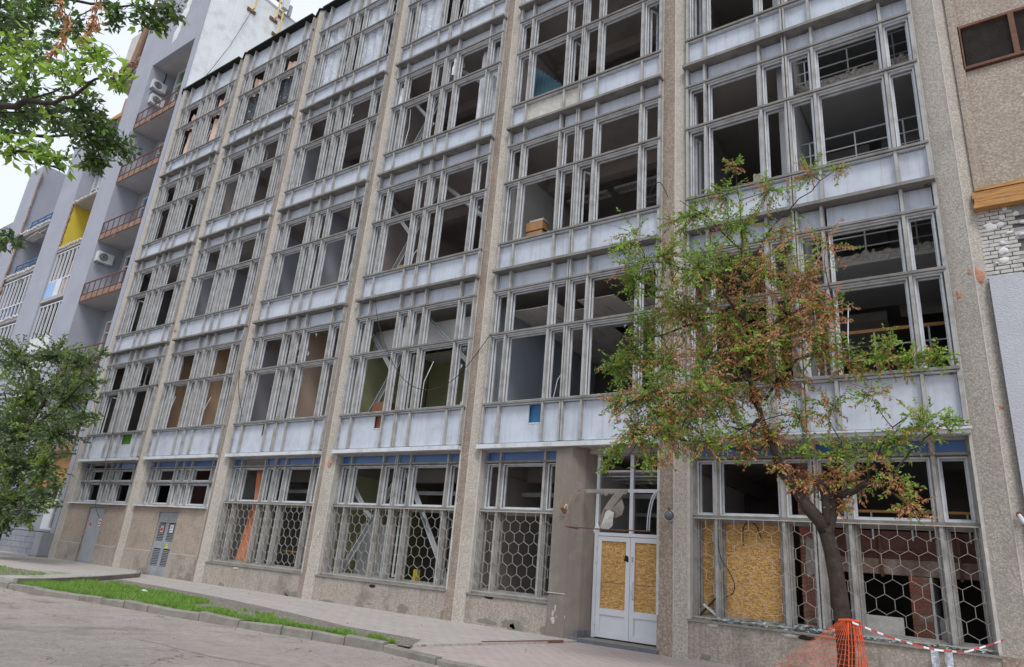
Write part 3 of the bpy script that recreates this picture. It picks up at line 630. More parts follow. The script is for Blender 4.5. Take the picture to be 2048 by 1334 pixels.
sign(d, 3.62, .284, 1.62, .26, .34, 'red'); sign(d, 2.82, .284, 1.55, .2, .3, 'pink'); warntri(d, 3.05, .284, 2.17, .14)
d2 = put('louvred_door', None, (9.1, .33, 0), office)
for a, c in ((8.40, 9.10), (9.11, 9.80)):
    lf = MB(); lf.box(a, a+.09, .29, .35, .0, 2.37); lf.box(c-.09, c, .29, .35, .0, 2.37)
    for z0, z1 in ((0, .36), (1.0, 1.28), (1.98, 2.37)): lf.box(a+.09, c-.09, .29, .35, z0, z1)
    leaf = lf.build('door_leaf', 'steel', d2); cb('door_backing', a+.09, c-.09, .34, .35, .36, 1.98, 'gap', d2)
    for z0, z1, n in ((.38, .98, 10), (1.30, 1.96, 11)):
        for q in range(n):
            z = z0+(z1-z0)*q/n; sl = MB(); sl.v = [(a+.09, .285, z), (c-.09, .285, z), (c-.09, .335, z+.028), (a+.09, .335, z+.028), (a+.09, .285, z+.012), (c-.09, .285, z+.012), (c-.09, .335, z+.038), (a+.09, .335, z+.038)]
            sl.f = [(0, 1, 2, 3), (4, 7, 6, 5), (0, 4, 5, 1)]; sl.m = [0]*3; sl.build('louvre_slat', 'steel', d2)
d2.location.y -= .19
sign(d2, 8.80, .283, 1.60, .2, .24, 'pink'); sign(d2, 9.48, .283, 1.62, .22, .28, 'white'); warntri(d2, 9.42, .284, 1.03, .2); warntri(d2, 8.95, .284, 2.1, .12)
# pier and entrance
MB().prism([(26.88, .6), (26.88, .0), (27.36, -.03), (27.62, .24), (27.76, .62)], -.15, 4.49).build('entrance_pier', 'pier', office)
cb('pier_joint', 26.87, 27.37, -.034, .02, .95, .97, 'seam', office)
MB().prism([(26.87, -.02), (27.37, -.05), (27.40, -.02), (27.36, .02), (26.87, .05)], -.15, .28).build('pier_plinth', 'pier', office)
b = MB(); rr = random.Random(3)
for q in range(16): b.blob((26.95+rr.uniform(0, .42), -.012, .32+rr.uniform(0, .5)**1.3), (rr.uniform(.012, .05), .006, rr.uniform(.03, .10)), q)
b.build('flaked_paint', 'chippale', office, kind='stuff')
ent = put('entrance', None, (28.7, .6, .05), office)
step = MB().box(27.5, 29.72, -.02, .95, -.1, .045); step.build('door_step', 'concrete', ent)
for q in range(6): cb('step_tile', 27.5+q*.37+.004, 27.5+q*.37+.366, -.032, -.02, -.08, .04, 'tile', ent)
for q in range(3): cb('plinth_tile', 27.66+q*.03, 27.69+q*.03+.02, .02+q*.2, .215+q*.2, .045, .2, 'tile', ent)
Y = .62
def leaf(x0, x1, nm):
    dl = put(nm, None, (x0, Y, .06), ent); b = MB()
    for a, c, z0, z1 in ((x0, x0+.11, .08, 2.36), (x1-.11, x1, .08, 2.36), (x0+.11, x1-.11, .08, .2), (x0+.11, x1-.11, 2.25, 2.36), (x0+.11, x1-.11, .58, .72)): b.box(a, c, Y-.04, Y+.04, z0, z1)
    b.box(x0+.11, x1-.11, Y-.01, Y+.02, .2, .58); b.box(x0+.11, x0+.125, Y-.025, Y-.01, .2, .58); b.box(x1-.125, x1-.11, Y-.025, Y-.01, .2, .58); b.box(x0+.125, x1-.125, Y-.025, Y-.01, .565, .58)
    b.build('leaf_frame', 'whiteframe', dl)
    for z0, z1 in ((.722, 1.30), (1.308, 2.249)): cb('osb_board', x0+.112, x1-.112, Y-.012, Y+.02, z0, z1, 'osb', dl)
    return dl
l1 = leaf(27.87, 28.74, 'door_leaf'); l2 = leaf(28.75, 29.62, 'door_leaf')
b = MB(); b.tube([(28.84, Y-.04, .98), (28.84, Y-.1, 1.0), (28.85, Y-.12, 1.15), (28.84, Y-.1, 1.33), (28.84, Y-.04, 1.35)], .016, 8); b.build('pull_handle', 'whiteframe', l2)
cb('lock_plate', 28.79, 28.825, Y-.05, Y-.038, 1.05, 1.17, 'steel', l2); cb('lock_plate', 28.79, 28.825, Y-.05, Y-.038, 1.8, 1.92, 'steel', l2)
MB().blob((28.655, Y-.03, 1.86), (.06, .02, .09), 5).build('burst_hole', 'gap', l1)
for z in (.35, 1.75, 2.08): cb('hinge', 27.845, 27.885, Y-.075, Y-.04, z, z+.12, 'whiteframe', l1)
b = MB()
for a, c, z0, z1 in ((27.78, 27.865, .06, 4.42), (29.625, 29.71, .06, 4.42), (27.865, 29.625, 2.37, 2.45), (27.865, 29.625, 4.34, 4.42), (28.70, 28.79, 2.45, 4.34), (27.865, 28.70, 3.42, 3.50), (28.79, 29.625, 3.42, 3.50)): b.box(a, c, Y-.05, Y+.05, z0, z1)
b.build('door_frame', 'whiteframe', ent)
cb('lobby_wall', 27.45, 27.55, .7, 5, 0.1, 4.4, 'w_white', office); cb('lobby_wall', 29.8, 29.9, .7, 5, .1, 4.4, 'w_white', office); cb('lobby_ceiling', 27.55, 29.8, .8, 2.2, 3.95, 4.0, 'ceiling2', office)
for q in range(4): b = MB().bar((28.0+q*.55, .8, 3.95), (28.3+q*.55, 2.6, 3.80), .03); b.build('ceiling_rail', 'sash', office)
for q in range(3): cb('ceiling_rail', 27.6, 29.8, 1.0+q*.6, 1.03+q*.6, 3.86, 3.89, 'sash', office)
# ---- ground floor interior of bay 6: boards, brick pillar, stairs
for k, x0, x1 in ((0, 30.42, 30.88), (1, 30.98, 32.33)): cb('osb_board', x0, x1, .50, .525, .80, 2.80, 'osb', office)
pil = put('brick_pillar', None, (32.8, .8, .1), office); cb('pillar_core', 32.56, 33.0, .72, 1.15, .1, 4.3, 'mortar', pil)
n = 0
for r in range(52):
    z = .12+r*.08; off = .12 if r % 2 else 0; x = 32.55-off
    while x < 33.0:
        a, c = max(x, 32.55), min(x+.235, 33.01); x += .247
        if c-a < .05 or rnd.random() < .08: continue
        y = .70+rnd.uniform(0, .018); cb('brick', a, c, y, y+.1, z, z+.066, 'brick', pil); n += 1
MB().blob((32.8, .70, 2.2), (.2, .02, .4), 8).build('plaster_patch', 'chippale', pil)
cb('stair_beam', 33.0, 36.0, 1.3, 1.6, 1.95, 2.25, mat('flaking_beam', (.30, .22, .19), (.16, .10, .085), 6, .9, .5, 20, (.5, .46, .43), .9, 3), office)
cb('stair_beam', 33.0, 36.0, 1.35, 1.6, 2.26, 2.8, mat('dark_red_beam', (.17, .075, .06), (.12, .055, .05), 3, .8, 0, 30, (.28, .18, .15), .5, 3), office)
cb('pipe', 33.0, 36.0, 1.27, 1.33, 2.38, 2.42, 'rust', office)
for x in (33.95, 35.3): cb('pipe', x, x+.05, 1.25, 1.29, 1.9, 2.8, 'rust', office)
bp = put('brick_pier', None, (34.6, 1.3, .1), office); cb('pier_core', 34.44, 34.77, 1.27, 1.6, .1, 1.94, 'mortar', bp)
for r in range(18):
    z = .15+r*.1; a = 34.43
    for c in ((34.66, 34.78) if r % 2 else (34.55, 34.78)):
        if rnd.random() > .1: y = 1.245+rnd.uniform(0, .02); cb('brick', a, c-.012, y, y+.08, z, z+.082, 'brick', bp)
        a = c
cb('pier_plaster', 34.78, 34.83, 1.25, 2.6, .1, 1.94, 'w_white', office)
cb('white_board', 33.55, 34.3, 1.0, 1.03, .74, 1.16, 'whitepaint', office); cb('white_board', 34.85, 35.2, 1.6, 2.2, .1, 1.2, 'w_white', office)
cb('landing', 33.0, 36.0, 1.4, 4, 2.85, 3.0, 'inner', office)
cb('handrail', 33.3, 35.9, 1.0, 1.05, 3.13, 3.18, 'wood', office)
for x in (33.9, 34.6, 34.9, 35.55): cb('rail_post', x-.015, x+.015, 1.01, 1.04, 2.6, 3.13, 'brace', office)
for s in range(9): cb('stair_step', 34.9, 36.0, 2.2+s*.28, 2.5+s*.28, 3.0+s*.17, 3.17+s*.17, 'inner', office)
# inner ground-floor rooms
for X, c in ((12, 'w_grey'), (18, 'w_olive'), (24, 'w_mauve'), (30, 'w_white')): cb('partition_wall', X+.03, X+.16, .55, 5, .1, 4.3, c, office)
for X in (12, 18, 24): cb('ceiling_pipe', X+.2, X+5.9, 2.5, 2.62, 3.5, 3.62, 'sash', office); cb('ceiling_pipe', X+.2, X+5.9, 3.4, 3.5, 3.1, 3.2, 'brace', office)
cb('back_wall', 6.2, 12, 2.0, 2.1, .1, 4.3, mat('dim_red_wall', (.12, .055, .045), (.09, .045, .04), 1, .9), office)
cb('grey_board', 18.7, 20.2, 1.3, 1.35, .1, 2.4, 'w_grey', office); cb('white_box', 22.7, 23.3, 1.0, 1.5, .1, 1.0, 'whiteframe', office)
cb('yellow_panel', 21.45, 21.55, 1.1, 1.3, .1, 1.15, 'yellow', office); cb('yellow_rail', 16.9, 16.98, 1.2, 1.25, .4, 2.6, 'yellow', office); cb('yellow_rail', 15.0, 17.0, 1.2, 1.25, 1.3, 1.36, 'wood', office)
# glass heaps on the sill
b = MB(); rr = random.Random(9)
for q in range(520):
    if q < 400: x = rr.uniform(30.6, 35.7)
    else: x = rr.uniform(32.5, 33.4)
    y = rr.uniform(.08, .48); z = .735+rr.uniform(0, .10)*(1 if 31.2 < x < 33.4 else .55); s = rr.uniform(.02, .075); a = rr.uniform(0, 6.28); t = rr.uniform(-.7, .7)
    P = [(x+s*math.cos(a+k), y+s*math.sin(a+k)*math.cos(t), z+s*math.sin(a+k)*math.sin(t)+.01) for k in (0, 2.0, 3.7)]; b.poly(P); b.poly([(p[0], p[1], p[2]-.004) for p in P][::-1])
put('broken_glass', b.mesh('broken_glass', 'glass_shard'), (0, 0, 0), None, label='heap of broken glass on the window sill behind the hexagon grille', cat='broken glass', kind='stuff')
# shrapnel pits on the columns
for q, (x, y, z, rx, rz, m) in enumerate(((18.18, -.05, 4.18, .14, .17, 'chip'), (18.22, -.03, 1.95, .08, .13, 'chippale'), (24.02, -.09, 2.05, .06, .12, 'chip'), (23.98, -.06, 13.35, .13, .16, 'chip'), (30.08, -.1, 8.55, .12, .3, 'chip'), (30.0, -.08, 6.35, .13, .35, 'chippale'), (36.25, -.02, 7.6, .14, .2, 'chip'), (35.95, 0, 7.25, .07, .12, 'chip'), (36.3, .0, 4.95, .1, .07, 'chip'), (6.1, -.08, 10.4, .13, .13, 'chip'), (18.1, -.08, 9.3, .05, .07, 'chippale'), (12.1, -.08, 8.2, .05, .06, 'chippale'), (30.0, -.09, 5.6, .2, .3, 'chippale'))):
    cx_ = round(x/6)*6+(.15 if x > 33 else .02); dx_ = x-cx_; y = (.05-.16*(dx_+.33)/.40 if dx_ < .07 else -.11+.16*(dx_-.07)/.26) if abs(dx_) < .34 else .05
    MB().blob((x, y+.012, z), (rx*.85, .022, rz*.85), q+20, n=13).build('shrapnel_pit', m, office)
for i in range(1, 7):
    for n in range(1, 5):
        for dz in (.95, 3.1, 5.1):
            if rnd.random() < .55: cb('rust_bracket', 6*i-.40, 6*i-.34, -.02, .05, B1+(n-1)*H+dz-.04, B1+(n-1)*H+dz+.05, 'rust', office)

# ================================================================== NEIGHBOUR WALL AT THE RIGHT
nb = thing('roughcast_building', (40, 0, 0), 'beige roughcast neighbour building with rusty louvre and exposed bricks under orange planks', 'building')
cb('smooth_pilaster', 36.46, 36.62, .02, .5, 8.9, 30, 'roughwall', nb)
for x0, x1, z0, z1 in ((36.6, 46, 9.45, 12.42), (36.6, 46, 13.62, 30), (39.9, 46, 12.42, 13.62)): cb('roughcast_wall', x0, x1, .10, .5, z0, z1, 'roughwall', nb)
MB().prism([(36.44, .5), (36.44, -.04), (36.52, -.06), (36.62, .12), (36.62, .5)], 9.4, 30).build('wall_return', 'roughwall', nb)
lv = put('louvre', None, (38.2, .1, 12.42), nb)
b = MB()
for a, c, z0, z1 in ((36.6, 39.9, 12.44, 12.50), (36.6, 39.9, 13.54, 13.60), (36.6, 36.65, 12.5, 13.54), (39.83, 39.9, 12.5, 13.54), (37.5, 37.6, 12.5, 13.54), (38.6, 38.7, 12.5, 13.54)): b.box(a, c, .02, .2, z0, z1)
b.build('louvre_frame', 'rust', lv); cb('louvre_back', 36.6, 39.9, .3, .34, 12.42, 13.62, 'gap', lv)
ls = MB(); ls.v = [(36.67, .08, 0), (39.83, .08, 0), (39.83, .17, .03), (36.67, .17, .03), (36.67, .08, .006), (39.83, .08, .006), (39.83, .17, .036), (36.67, .17, .036)]; ls.f = [(0, 3, 2, 1), (4, 5, 6, 7), (0, 1, 5, 4)]; ls.m = [0]*3
lsm = ls.mesh('louvre_slat', mat('dusty_slat', (.17, .155, .14), (.10, .09, .085), 4, .7))
for q in range(25): put('louvre_slat', lsm, (0, 0, 12.51+q*.041), lv)
cb('pipe_stub', 37.9, 38.0, -.02, .1, 11.3, 11.4, 'steel', nb); MB().blob((37.62, .1, 11.42), (.16, .03, .14), 3).build('shrapnel_pit', 'chippale', nb)
for q in range(6):
    o = cb('plank', 36.42+rnd.uniform(-.05, .03), 40, -.12-q*.0, .09, 8.96+q*.082, 9.03+q*.082, 'wood', nb); o.rotation_euler[0] = rnd.uniform(-.02, .02); o.location.y -= rnd.uniform(0, .06)+(.05 if q == 0 else 0)
cb('masonry_backing', 36.40, 46, .06, .5, 7.4, 9.02, mat('dark_mortar', (.17, .165, .16), (.12, .115, .11), 5, .95, .6, 40), nb)
for r in range(18):
    z = 7.5+r*.084; x = 36.42+(.0 if r % 2 else -.1)
    while x < 36.98-.02*(r % 5):
        wv_ = rnd.uniform(.2, .25); a = max(x, 36.41)
        if x+wv_-a > .06: o = cb('brick', a, round(x+wv_-.014, 2), .0+rnd.uniform(0, .02), .07, z, z+.066, 'whitebrick', nb)
        x += wv_
for r in range(6):
    z = 7.5+r*.25; x = 36.96+(0 if r % 2 else .3)
    while x < 39: cb('block', x, x+.57, .01+rnd.uniform(0, .015), .07, z, z+.235, 'block', nb); x += .582
for q in range(26):
    x = 36.47+rnd.random()**1.4*1.6; z = 7.5+rnd.random()*1.45; s = rnd.uniform(.035, .11)
    MB().blob((x, .0, z), (s, .03, s*rnd.uniform(.6, 1)), q+9).build('glue_dab', 'glue', nb)
cb('insulation_panel', 36.44, 46, -.16, .5, -.1, 7.47, 'insul', nb)
b = MB()
for q in range(16): b.blob((36.5+q*.09, -.05, 7.47+rnd.uniform(-.02, .02)), (.07, .06, rnd.uniform(.02, .06)), q)
b.build('ragged_insulation_edge', 'insul', nb, kind='stuff')
sc_ = thing('security_camera', (36.36, -.2, 2.9), 'small white bullet camera on rusty bracket at the right edge', 'camera')
MB().tube([(36.33, -.14, 3.03), (36.33, -.2, 3.03)], .05, 10).build('bracket', 'rust', sc_)
MB().tube([(36.33, -.2, 3.02), (36.38, -.3, 2.9), (36.40, -.34, 2.86)], [.03, .04, .04], 10).build('camera_body', 'whiteframe', sc_); MB().tube([(36.40, -.34, 2.86), (36.405, -.35, 2.85)], .035, 10).build('lens', 'black', sc_)
jb = thing('junction_box', (36.5, -.2, 3.05), 'grey square junction box on the lavender wall beside the camera', 'junction box')
MB().box(36.46, 36.6, -.24, -.16, 3.05, 3.19).build('box_body', 'steel', jb); MB().tube([(36.53, -.24, 3.12), (36.53, -.252, 3.12)], .045, 10).build('cap', 'black', jb)

# ================================================================== APARTMENT TOWER AT THE LEFT
apt = thing('apartment_building', (-8, 3, 0), 'tall lavender apartment building with rusty balconies and blown-out windows at left', 'apartment building')
TOP = 36.4
cb('end_wall', -.78, -.38, .10, 12, -.1, TOP, 'whitewall', apt); cb('end_wall_front', -.80, -.36, .02, .10, -.1, TOP, 'lav', apt)
cb('fin_wall', -8.1, -5.72, 0, 3.2, -.1, TOP+4, 'lav', apt); cb('fin_wall', -14.45, -11.55, 0, 3.2, -.1, 27.4, 'lav', apt); cb('fin_wall', -22, -19.5, 0, 3.2, -.1, 27.0, 'lav', apt)
cb('top_wall', -5.72, -.80, .01, .4, 30.4, TOP, 'lav', apt); cb('top_soffit', -5.72, -.80, .4, 1.5, 30.4, 30.55, 'soffit', apt); cb('tower_roof', -8.1, -.36, .4, 12, TOP-.2, TOP-.01, 'soffit', apt)
b = MB()
for q in range(7): b.blob((-3.6+q*.18, .0, 32.0+q*.75), (.38, .03, .7), q)
b.build('missing_render_patch', 'whitewall', apt)
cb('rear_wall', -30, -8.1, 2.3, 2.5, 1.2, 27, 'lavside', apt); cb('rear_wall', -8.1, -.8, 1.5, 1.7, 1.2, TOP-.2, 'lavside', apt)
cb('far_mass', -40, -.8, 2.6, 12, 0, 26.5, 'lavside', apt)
rng_ = random.Random(21)
def wframe(name, x0, x1, z0, z1, y, nv, nh, m='whiteframe', back='gap', parent=apt, t=.07):
    w_ = put(name, None, ((x0+x1)/2, y, z0), parent); b = MB()
    b.box(x0, x0+t, y-.05, y+.05, z0, z1); b.box(x1-t, x1, y-.05, y+.05, z0, z1); b.box(x0+t, x1-t, y-.05, y+.05, z0, z0+t); b.box(x0+t, x1-t, y-.05, y+.05, z1-t, z1)
    for q in range(1, nv): x = x0+(x1-x0)*q/nv; b.box(x-t/2, x+t/2, y-.045, y+.045, z0+t, z1-t)
    for z in nh: b.box(x0+t, x1-t, y-.04, y+.04, z-t/2, z+t/2)
    b.build('frame', m, w_)
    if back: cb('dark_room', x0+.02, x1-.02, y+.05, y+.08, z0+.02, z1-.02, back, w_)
    return w_
# bay with the rusty balconies
for q, zb in enumerate((5.0, 9.5, 13.65, 17.6, 21.5, 25.4)):
    bl = put('balcony', None, (-3.1, 0, zb), apt)
    cb('slab', -5.72, -.80, .05, 1.5, zb, zb+.16, 'soffit', bl)
    cb('kick_board', -5.68, -.82, .02, .05, zb+.10, zb+.40, 'rustpanel', bl)
    b = MB(); b.box(-5.7, -.82, .0, .05, zb+1.15, zb+1.21); b.box(-5.7, -.82, .0, .04, zb+.46, zb+.50); b.box(-5.7, -.82, .0, .05, zb+.02, zb+.08)
    b.build('hand_rail', 'rust', bl)
    for k in range(8): cb('post', -5.68+k*.68, -5.64+k*.68, -.005, .035, zb+.1, zb+1.15, 'rust', bl)
    if q % 2: b = MB(); b.bar((-3.5, .0, zb+.3), (-3.1, -.25, zb-.5), .03, .05); b.build('loose_bar', 'rustpanel', bl)
    bm = ['gap', 'rustpanel', 'dark', 'bluepaint', 'gap', 'dark'][q]
    wframe('window', -4.7, -1.0, zb+.7 if q else zb+.5, zb+3.3, 1.4, 4, (zb+2.6,), back=bm)
    if q == 3: cb('torn_sill', -4.9, -1.6, 1.6, 1.9, zb+2.45-4.0+.0, zb+2.6-4.0, 'whiteframe', bl)
wframe('window', -4.8, -.82, 26.6, 30.35, 1.3, 4, (29.2, 27.6), back=None); cb('green_room', -4.7, -.9, 1.45, 1.49, 27.6, 30.2, 'greenwall', apt)
cb('balcony_panel', -4.75, -.9, 1.2, 1.24, 26.6, 27.5, 'whiteframe', apt)
cb('orange_board', -3.0, -2.1, 1.30, 1.33, 5.5, 8.2, 'osb', apt); cb('orange_board', -5.6, -.9, .35, .4, 3.3, 4.95, 'wood', apt)
# loggia bay: open yellow room, glazed storeys below
cb('yellow_wall', -11.5, -8.15, 2.1, 2.28, 18.35, 21.6, 'yellow', apt); cb('yellow_side', -11.54, -11.44, .1, 2.1, 18.35, 21.6, 'yellow', apt); cb('yellow_door', -10.6, -9.7, 2.05, 2.1, 18.4, 20.6, 'yellow', apt)
for z in (11.1, 14.7, 18.2, 21.7, 25.2, 7.5): cb('loggia_slab', -11.55, -8.1, .05, 2.3, z-.16, z+.08, 'soffit', apt)
b = MB()
for q in range(30): b.blob((-11.5, .05, 18.3+q*.115), (rng_.uniform(.06, .16), .04, .1), q)
b.build('crumbled_edge', 'rustpanel', apt, kind='stuff')
b = MB()
for q in range(26): b.blob((-11.4+q*.13, .04, 18.25+rng_.uniform(-.04, .08)), (.08, .08, .09), q)
for q in range(22): b.blob((-11.4+q*.15, .04, 21.65+rng_.uniform(-.05, .04)), (.1, .08, .09), q+60)
b.build('crumbled_sill', 'chippale', apt, kind='stuff')
wframe('loggia_window', -11.5, -8.15, 22.2, 25.0, .8, 4, (23.0,), back='lavside')
wframe('loggia_window', -11.5, -8.15, 14.75, 17.95, .15, 6, (15.95,), back=None); cloth(-11.3, -9.4, 14.9, 17.8, .9, 4, .08, 2).build('loggia_curtain', 'peach', apt); cb('beige_wall', -11.5, -8.2, 2.0, 2.1, 14.8, 18, 'w_tan', apt)
cb('sky_blue_panel', -11.45, -10.3, .1, .14, 14.78, 15.9, 'skyblue', apt); cb('white_panel', -10.25, -9.5, .1, .14, 14.78, 15.9, 'whiteframe', apt)
wframe('loggia_window', -11.5, -8.15, 11.2, 14.3, .15, 6, (12.1,), back=None); cloth(-11.4, -10.2, 12.1, 14.2, .22, 3, .05, 4).build('dark_film', 'blackplastic', apt); cb('loggia_back', -11.5, -8.2, 1.6, 1.7, 11.2, 14.5, 'dark', apt)
for q in range(5): cb('white_panel', -11.45+q*.66, -10.83+q*.66, .1, .14, 9.9, 12.05, 'whiteframe', apt)
wframe('loggia_window', -11.5, -8.15, 7.6, 9.85, .15, 5, (8.5,), back='dark')
# blue balcony bay
for q, z in enumerate((10.6, 14.1, 17.6, 21.1)):
    bl = put('balcony', None, (-17, 0, z), apt)
    cb('slab', -19.5, -14.45, .05, 2.3, z-.2, z, 'soffit', bl); cb('back_panel', -19.4, -17.6, 2.0, 2.1, z, z+3.1, 'whiteframe', bl); cb('blue_wall', -17.6, -14.6, 1.8, 1.9, z, z+3.1, 'bluepaint', bl)
    b = MB()
    for k in range(4): b.bar((-18.9, .3, z+.15+k*.28), (-14.5, .3, z+.15+k*.28), .06)
    for k in range(5): b.bar((-18.9+k*1.1, .3, z+.02), (-18.9+k*1.1, .3, z+1.05), .05)
    b.build('blue_railing', 'bluepaint', bl)
    b = MB()
    for k in range(20): b.blob((-19.4+k*.25, .04, z+.02+rng_.uniform(-.05, .08)), (.12, .1, .1), k+q*9)
    b.build('crumbled_edge', 'whitepaint', bl, kind='stuff')
    if q < 2: wframe('loggia_window', -19.45, -14.5, z+.05, z+3.1, .12, 8, (z+1.05,), back=None)
    else: b = MB(); b.bar((-19.0, .5, z-.35), (-16.0, .2, z-.55), .5, .04); b.bar((-16.8, .3, z-.6), (-15.0, .4, z-.3), .45, .04); b.build('hanging_ceiling_board', 'whitepaint', bl)
b = MB()
for q in range(60): b.blob((-19.45+rng_.uniform(-.06, .1), .0, 12+q*.24), (.14, .05, .18), q)
b.build('exposed_brick_edge', 'rustpanel', apt, kind='stuff')
# wrecked upper storeys between the fins
cb('wrecked_slab', -11.9, -8.1, .0, 2.3, 27.3, 27.6, 'soffit', apt); cb('slab_edge', -11.9, -8.1, -.05, .0, 27.3, 27.62, 'wood', apt)
cb('exposed_wall', -14.4, -8.1, 2.0, 2.25, 27.6, 32.4, mat('exposed_pink_brick', (.36, .20, .16), (.48, .36, .30), 2, .95, .6, 14, (.22, .13, .11), .6, 2), apt)
cb('wrecked_slab', -12.4, -8.1, .3, 2.3, 31.6, 31.9, 'soffit', apt); cb('wrecked_slab', -14.4, -11.6, .1, 2.3, 27.0, 27.3, 'soffit', apt)
MB().prism([(-12.6, .6), (-9.0, .6), (-9.0, 1.1), (-12.6, 1.1)], 31.9, 36.2).build('concrete_fragment', 'whitepaint', apt)
b = MB()
for q in range(60): b.blob((rng_.uniform(-12.8, -8.2), rng_.uniform(.1, .8), 31.9+rng_.uniform(-.2, .5)), (rng_.uniform(.1, .3), .2, rng_.uniform(.1, .3)), q)
b.build('rubble', 'rustpanel', apt, kind='stuff')
b = MB()
for k in range(5): b.bar((-9.6+k*.35, .5, 32), (-9.6+k*.35, .5, 35.2), .03); b.bar((-9.6, .5, 32.5+k*.6), (-8.1, .5, 32.5+k*.6), .03)
for k in range(4): b.bar((-11+k*.8, 1.0, 27.7), (-10.8+k*.8, 1.2, 31.5), .05)
b.build('bent_rebar', 'rust', apt, kind='stuff')
mast = thing('roof_mast', (-9.9, .4, 31), 'tall rusty pole leaning above the wrecked top storey', 'pole')
MB().tube([(-10.0, .3, 31.5), (-9.7, .35, 36), (-9.5, .4, 43)], [.16, .12, .07], 8).build('pole', 'rust', mast); MB().tube([(-9.93, .31, 32.5), (-9.72, .35, 35.6)], [.24, .2], 8).build('rust_sleeve', 'rustpanel', mast)
# ground storey of the tower
for r in range(4):
    for k in range(14):
        x = -8.1+k*.56+(.28 if r % 2 else 0); a, c = max(x, -8.1), min(x+.545, -.42)
        if c-a > .08: cb('plinth_block', round(a, 2), round(c, 2), -.06-rnd.uniform(0, .015), .2, .10+r*.27, .36+r*.27, mat('grey_plinth_block', (.29, .30, .34), (.22, .23, .26), 3, .9, .9, 12) if r+k == 0 else bpy.data.materials['grey_plinth_block'], apt)
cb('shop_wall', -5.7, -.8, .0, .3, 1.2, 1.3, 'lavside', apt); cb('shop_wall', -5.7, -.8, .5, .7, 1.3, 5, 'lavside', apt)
wframe('shop_window', -2.6, -.85, 1.3, 3.4, .3, 2, (2.7,), back='dark'); cb('window_panel', -2.5, -1.75, .24, .28, 1.35, 2.65, 'whiteframe', apt)
# air conditioners
def aircon(x, y, z, label):
    t = thing('air_conditioner', (x, y, z), label, 'air conditioner', 'air conditioners on the lavender wall')
    MB().box(x, x+.34, y, y+.88, z, z+.62).build('casing', 'whiteframe', t)
    b = MB().tube([(x+.34, y+.32, z+.31), (x+.352, y+.32, z+.31)], .25, 20); b.build('fan_grille', 'dark', t)
    b = MB()
    for k in range(3):
        r = .08+k*.07
        b.tube([(x+.358, y+.32+r*math.cos(a*.524), z+.31+r*math.sin(a*.524)) for a in range(13)], .008, 4)
    b.build('fan_guard', 'sash', t)
    b = MB(); b.bar((x-.02, y+.1, z-.03), (x+.36, y+.1, z-.03), .03); b.bar((x-.02, y+.78, z-.03), (x+.36, y+.78, z-.03), .03); b.bar((x, y+.1, z-.4), (x+.34, y+.1, z-.03), .03); b.bar((x, y+.1, z-.03), (x, y+.78, z-.03), .03); b.build('wall_bracket', 'steel', t)
    return t
aircon(-5.70, .12, 16.35, 'white air conditioner on the wall below the third rusty balcony from the ground')
aircon(-5.70, .2, 28.75, 'upper of two white air conditioners near the tower top, below a black cable')
aircon(-5.70, .35, 27.7, 'lower of two white air conditioners, right above the highest rusty railing')
MB().tube([(-5.7, .9, 29.4), (-5.69, .95, 30.0), (-5.7, .9, 31.0)], .035, 6).build('cable', 'black', apt)
aircon(-4.0, .0, 3.0, 'lowest white air conditioner, half hidden behind the dark green tree') if False else None
for k, (y, z, h, lb) in enumerate(((2.7, 34.6, 2.6, 'yellow antenna bracket nearest the street on the white end wall'), (4.3, 35.2, 3.2, 'middle yellow antenna bracket on the white end wall'), (4.7, 34.2, 3.0, 'rear yellow antenna bracket, lowest on the white end wall'))):
    t = thing('antenna_bracket', (-.36, y, z), lb, 'antenna bracket', 'antenna brackets on the white wall')
    MB().tube([(-.3, y, z), (-.05, y, z+.05), (-.05, y, z+h)], .06, 8).build('pole', mat('dull_yellow', (.62, .50, .16), None, 3, .6) if k == 0 else bpy.data.materials['dull_yellow'], t)
    MB().box(-.37, -.30, y-.3, y+.3, z-.12, z+.12).build('wall_plate', 'rust', t); cb('wall_plate', -.37, -.30, y-.25, y+.25, z+h*.5, z+h*.5+.15, 'rust', t)
    if k: MB().box(-.2, .15, y-.2, y+.2, z+h-.9, z+h+.9).build('antenna_panel', 'whiteframe', t); MB().box(-.15, .1, y+.3, y+.5, z+h-1.2, z+h-.3).build('radio_unit', 'steel', t)
MB().tube([(-.3, 2.7, 34.6), (-.25, 1.9, 31), (-.3, .5, 26.4)], .015, 4).build('antenna_cable', 'black', apt)

